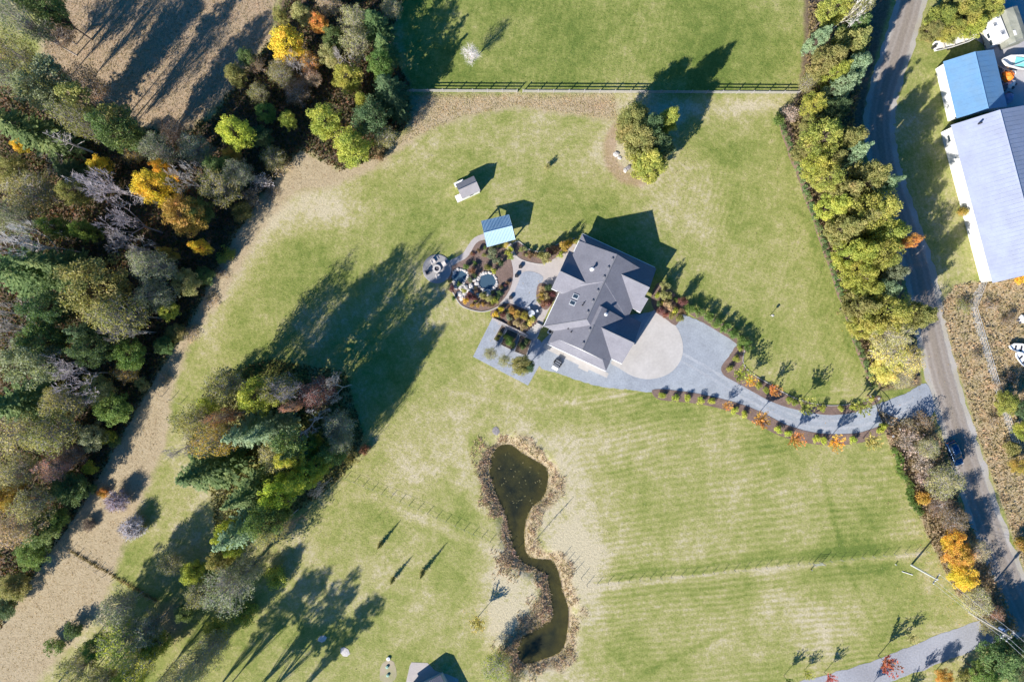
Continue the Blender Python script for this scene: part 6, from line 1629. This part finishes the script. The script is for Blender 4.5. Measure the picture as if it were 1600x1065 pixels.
def notin(P, poly): return P[~inside(poly, P[:, 0], P[:, 1])]
P = notin(scatter(STRIP, 6500, 1), WOOD)
P = P[np.random.default_rng(77).uniform(0, 1, len(P)) < np.clip(-sdist(STRIP, P[:, 0], P[:, 1]) / 26, 0, 1)]
tufts("dry_grass", P, .13, .09, 3, (.52, .42, .30), "tall dry straw grass along the edge of the wood", 2)
P = scatter([(90, -20), (450, -20), (425, 60), (365, 140), (300, 205), (150, 195), (60, 110)], 12000, 3)
tufts("dry_meadow_grass", P, .18, .11, 3, (.48, .38, .28), "coarse dry grass of the clearing at the top left", 4)
P = scatter([(1492, 445), (1605, 430), (1605, 900), (1566, 790), (1530, 690), (1506, 610), (1484, 535), (1468, 480)], 7000, 5)
tufts("roadside_grass", P, .20, .13, 3, (.54, .43, .28), "rank tan weeds in the scrap yard right of the road", 6, lean=.8)
P = scatter(VERGE, 5000, 7)
tufts("verge_grass", P, .25, .13, 3, (.46, .36, .25), "rank brown weeds on the verge below the drive entrance", 8, lean=.8)
P = scatter([(640, 147), (960, 147), (965, 188), (905, 180), (805, 166), (722, 182), (652, 212), (600, 240)], 3000, 9)
tufts("fence_line_grass", P, .16, .12, 3, (.56, .48, .28), "long dry grass between the rail fence and the lawn", 10)
# pond banks
P = scatter([(735, 650), (925, 650), (925, 1065), (760, 1065), (735, 900)], 26000, 11)
d = sdist(POND, P[:, 0], P[:, 1]) * S
PA = np.array(POND); yy = np.arange(690, 1040, 10.)
xm = np.array([PA[np.abs(PA[:, 1] - q) < 16][:, 0].mean() for q in yy])
west_ = P[:, 0] < np.interp(P[:, 1], yy, xm)
wm_ = np.where(west_, 3.0, 2.1) * (0.9 + 0.55 * np.sin(P[:, 0] * .061 + 1.3) * np.sin(P[:, 1] * .047 + .4) + 0.3 * np.sin(P[:, 0] * .17) * np.sin(P[:, 1] * .13))
k = (d > .15) & (d < wm_ * np.random.default_rng(5).uniform(.55, 1.25, len(d))); P, d, west_ = P[k], d[k], west_[k]
zb = -0.62 * (1 - sm(0.0, 2.4, d))
wst = np.zeros(len(P), bool)
for a, b in zip(np.array(POND), np.roll(np.array(POND), -1, 0)): pass
r = np.random.default_rng(12)
pat = np.sin(P[:, 0] * .33) * np.sin(P[:, 1] * .27) + r.normal(0, .55, len(P))
east = (P[:, 0] > 835) & (P[:, 1] > 700) & (P[:, 1] < 800)
pat = pat + np.where(west_, .35, -.35)
sel = (pat > -.1) & (west_ | (d > .7))
tufts("pond_rushes", P[sel], .36, .15, 3, (.46, .365, .27), "brown dead rushes and sedge on the pond banks", 13, zb[sel], .7)
sel2 = (pat <= -.1) & (np.sin(P[:, 0] * .4) * np.sin(P[:, 1] * .31) > -.35)
tufts("pond_bank_grass", P[sel2], .22, .12, 3, (.56, .47, .33), "pale straw grass on the pond banks", 14, zb[sel2], .7)
# forest floor
def undergrowth(name, poly, n, col, label, seed, hmax):
    r = np.random.default_rng(seed)
    P = notin(scatter(poly, n, seed), CLEARING)
    X = np.array([W(*p) for p in P]); m = len(X)
    C = np.stack([X[:, 0], X[:, 1], r.uniform(.05, 1, m) ** 2 * hmax], 1)
    Vt, F, v = cards(C, sph(r, m), sph(r, m) + [0, 0, 1.], .42 * r.uniform(.6, 1.4, m), .30 * r.uniform(.6, 1.4, m), r.uniform(0, 1, m))
    o = link(name, np_mesh(name, Vt, F, FO, v), None, col)
    tag(o, label, "undergrowth", kind="stuff")
WOODIN = [(0, 985), (60, 890), (130, 790), (215, 640), (300, 500), (365, 375), (415, 300), (470, 235), (530, 268), (600, 245), (640, 190), (640, 130), (600, 70), (640, -10), (450, -10), (425, 60), (365, 130), (335, 185), (250, 195), (150, 190), (60, 150), (0, 60)]
undergrowth("undergrowth", WOODIN, 42000, (.075, .085, .03), "low green undergrowth on the floor of the wood", 15, 1.3)
undergrowth("bracken", WOODIN, 30000, (.17, .105, .05), "brown bracken and fallen leaves under the wood", 16, 1.0)
GROVE = [(330, 590), (420, 560), (540, 580), (570, 680), (540, 740), (480, 790), (400, 830), (340, 860), (330, 760), (290, 700)]
undergrowth("grove_undergrowth", GROVE, 14000, (.11, .105, .04), "mixed undergrowth beneath the dense grove", 17, 1.2)
undergrowth("road_row_undergrowth", [(1262, 5), (1330, 5), (1362, 60), (1345, 120), (1330, 220), (1350, 310), (1382, 400), (1402, 480), (1425, 560), (1430, 600), (1378, 608), (1345, 545), (1305, 425), (1268, 312), (1238, 222), (1232, 175), (1250, 150), (1262, 60)], 14000, (.26, .20, .10), "low scrub beneath the roadside trees", 18, 1.1)
undergrowth("verge_scrub", VERGE, 6000, (.30, .23, .14), "low brown scrub on the verge below the drive entrance", 19, 1.4)
undergrowth("yard_weeds", ROADSIDE, 5000, (.40, .31, .18), "low tan weeds in the scrap yard", 20, .35)

# fallen leaves and coarse tufts on the mown grass
def litter(name, spots, n, col, label, seed, size=.17):
    r = np.random.default_rng(seed); P = []
    for px, py, rad in spots:
        m = max(8, int(n * rad ** 1.3)); a = r.uniform(0, 6.283, m); q = np.abs(r.normal(0, rad, m))
        P.append(np.stack([px + np.cos(a) * q, py + np.sin(a) * q], 1))
    P = np.concatenate(P); P = P[sdist(POND, P[:, 0], P[:, 1]) > 22]
    X = np.array([W(*p) for p in P]); m = len(X)
    C = np.stack([X[:, 0], X[:, 1], np.full(m, .125)], 1)
    Vt, F, v = cards(C, sph(r, m) * [1, 1, .15], sph(r, m) * .3 + [0, 0, 1.], size * r.uniform(.5, 1.3, m), size * .7 * r.uniform(.5, 1.2, m), r.uniform(0, 1, m))
    tag(link(name, np_mesh(name, Vt, F, FO, v), None, col), label, "leaves", kind="stuff")
litter("yellow_leaf_litter", [(1188, 655, 12), (1242, 686, 12), (1304, 691, 12), (1158, 590, 10), (1258, 633, 10), (1500, 868, 40), (1490, 905, 40), (746, 972, 14), (1400, 560, 40), (448, 68, 26), (800, 500, 26), (880, 385, 14)], 2.0, (.55, .38, .07), "fallen yellow leaves under the autumn trees", 31)
litter("brown_leaf_litter", [(450, 700, 110), (360, 760, 80), (300, 950, 80), (1010, 240, 55), (1290, 200, 60), (1320, 350, 70), (1360, 480, 60), (560, 180, 80), (420, 850, 70), (1440, 760, 60)], 2.2, (.26, .18, .10), "fallen brown leaves below the groves", 32)
LAWN = [(660, 200), (800, 180), (960, 200), (1215, 170), (1355, 600), (1260, 615), (1150, 530), (1060, 470), (930, 370), (800, 330), (740, 370), (650, 430), (700, 560), (860, 620), (1020, 640), (1390, 700), (1440, 850), (1480, 960), (1300, 1050), (950, 1060), (920, 700), (720, 660), (560, 1050), (420, 1050), (560, 760), (580, 620), (380, 560), (300, 620), (440, 330)]
P = scatter(LAWN, 9000, 41)
P = P[sdist(POND, P[:, 0], P[:, 1]) > 26]
tufts("lawn_weeds", P[::2], .07, .13, 3, (.13, .19, .045), "scattered green weeds and clover on the mown lawns", 42, lean=1.2)
tufts("lawn_dry_tufts", P[1::2], .07, .12, 3, (.52, .46, .27), "scattered straw tufts on the mown lawns", 43, lean=1.2)
P = scatter([(640, 2), (1255, 2), (1245, 135), (650, 135)], 3500, 44)
tufts("field_weeds", P, .09, .14, 3, (.17, .235, .055), "scattered green weeds in the north field", 45, lean=1.2)

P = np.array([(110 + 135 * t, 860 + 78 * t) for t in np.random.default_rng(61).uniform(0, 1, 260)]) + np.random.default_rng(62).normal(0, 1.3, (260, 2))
tufts("ditch_shade_tufts", P, .38, .14, 3, (.30, .23, .15), "brown tufts standing in for the shaded ditch line at the lower left", 63, lean=.6)  # brown tufts drawn in place of the ditch's dark shadow line
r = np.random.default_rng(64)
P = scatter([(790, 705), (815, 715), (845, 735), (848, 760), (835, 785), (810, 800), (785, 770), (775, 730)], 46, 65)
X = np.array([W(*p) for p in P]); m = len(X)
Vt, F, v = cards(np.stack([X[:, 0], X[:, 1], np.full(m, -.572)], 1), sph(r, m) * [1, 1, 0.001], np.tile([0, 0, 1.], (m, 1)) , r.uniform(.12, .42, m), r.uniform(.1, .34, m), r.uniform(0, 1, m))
tag(link("pond_glints", np_mesh("pond_glints", Vt, F, FO, v), None, (.34, .32, .15)), "small pale cards on the pond painted in place of water glints", "glints", kind="stuff")  # flat pale cards imitate glints on the water by colour
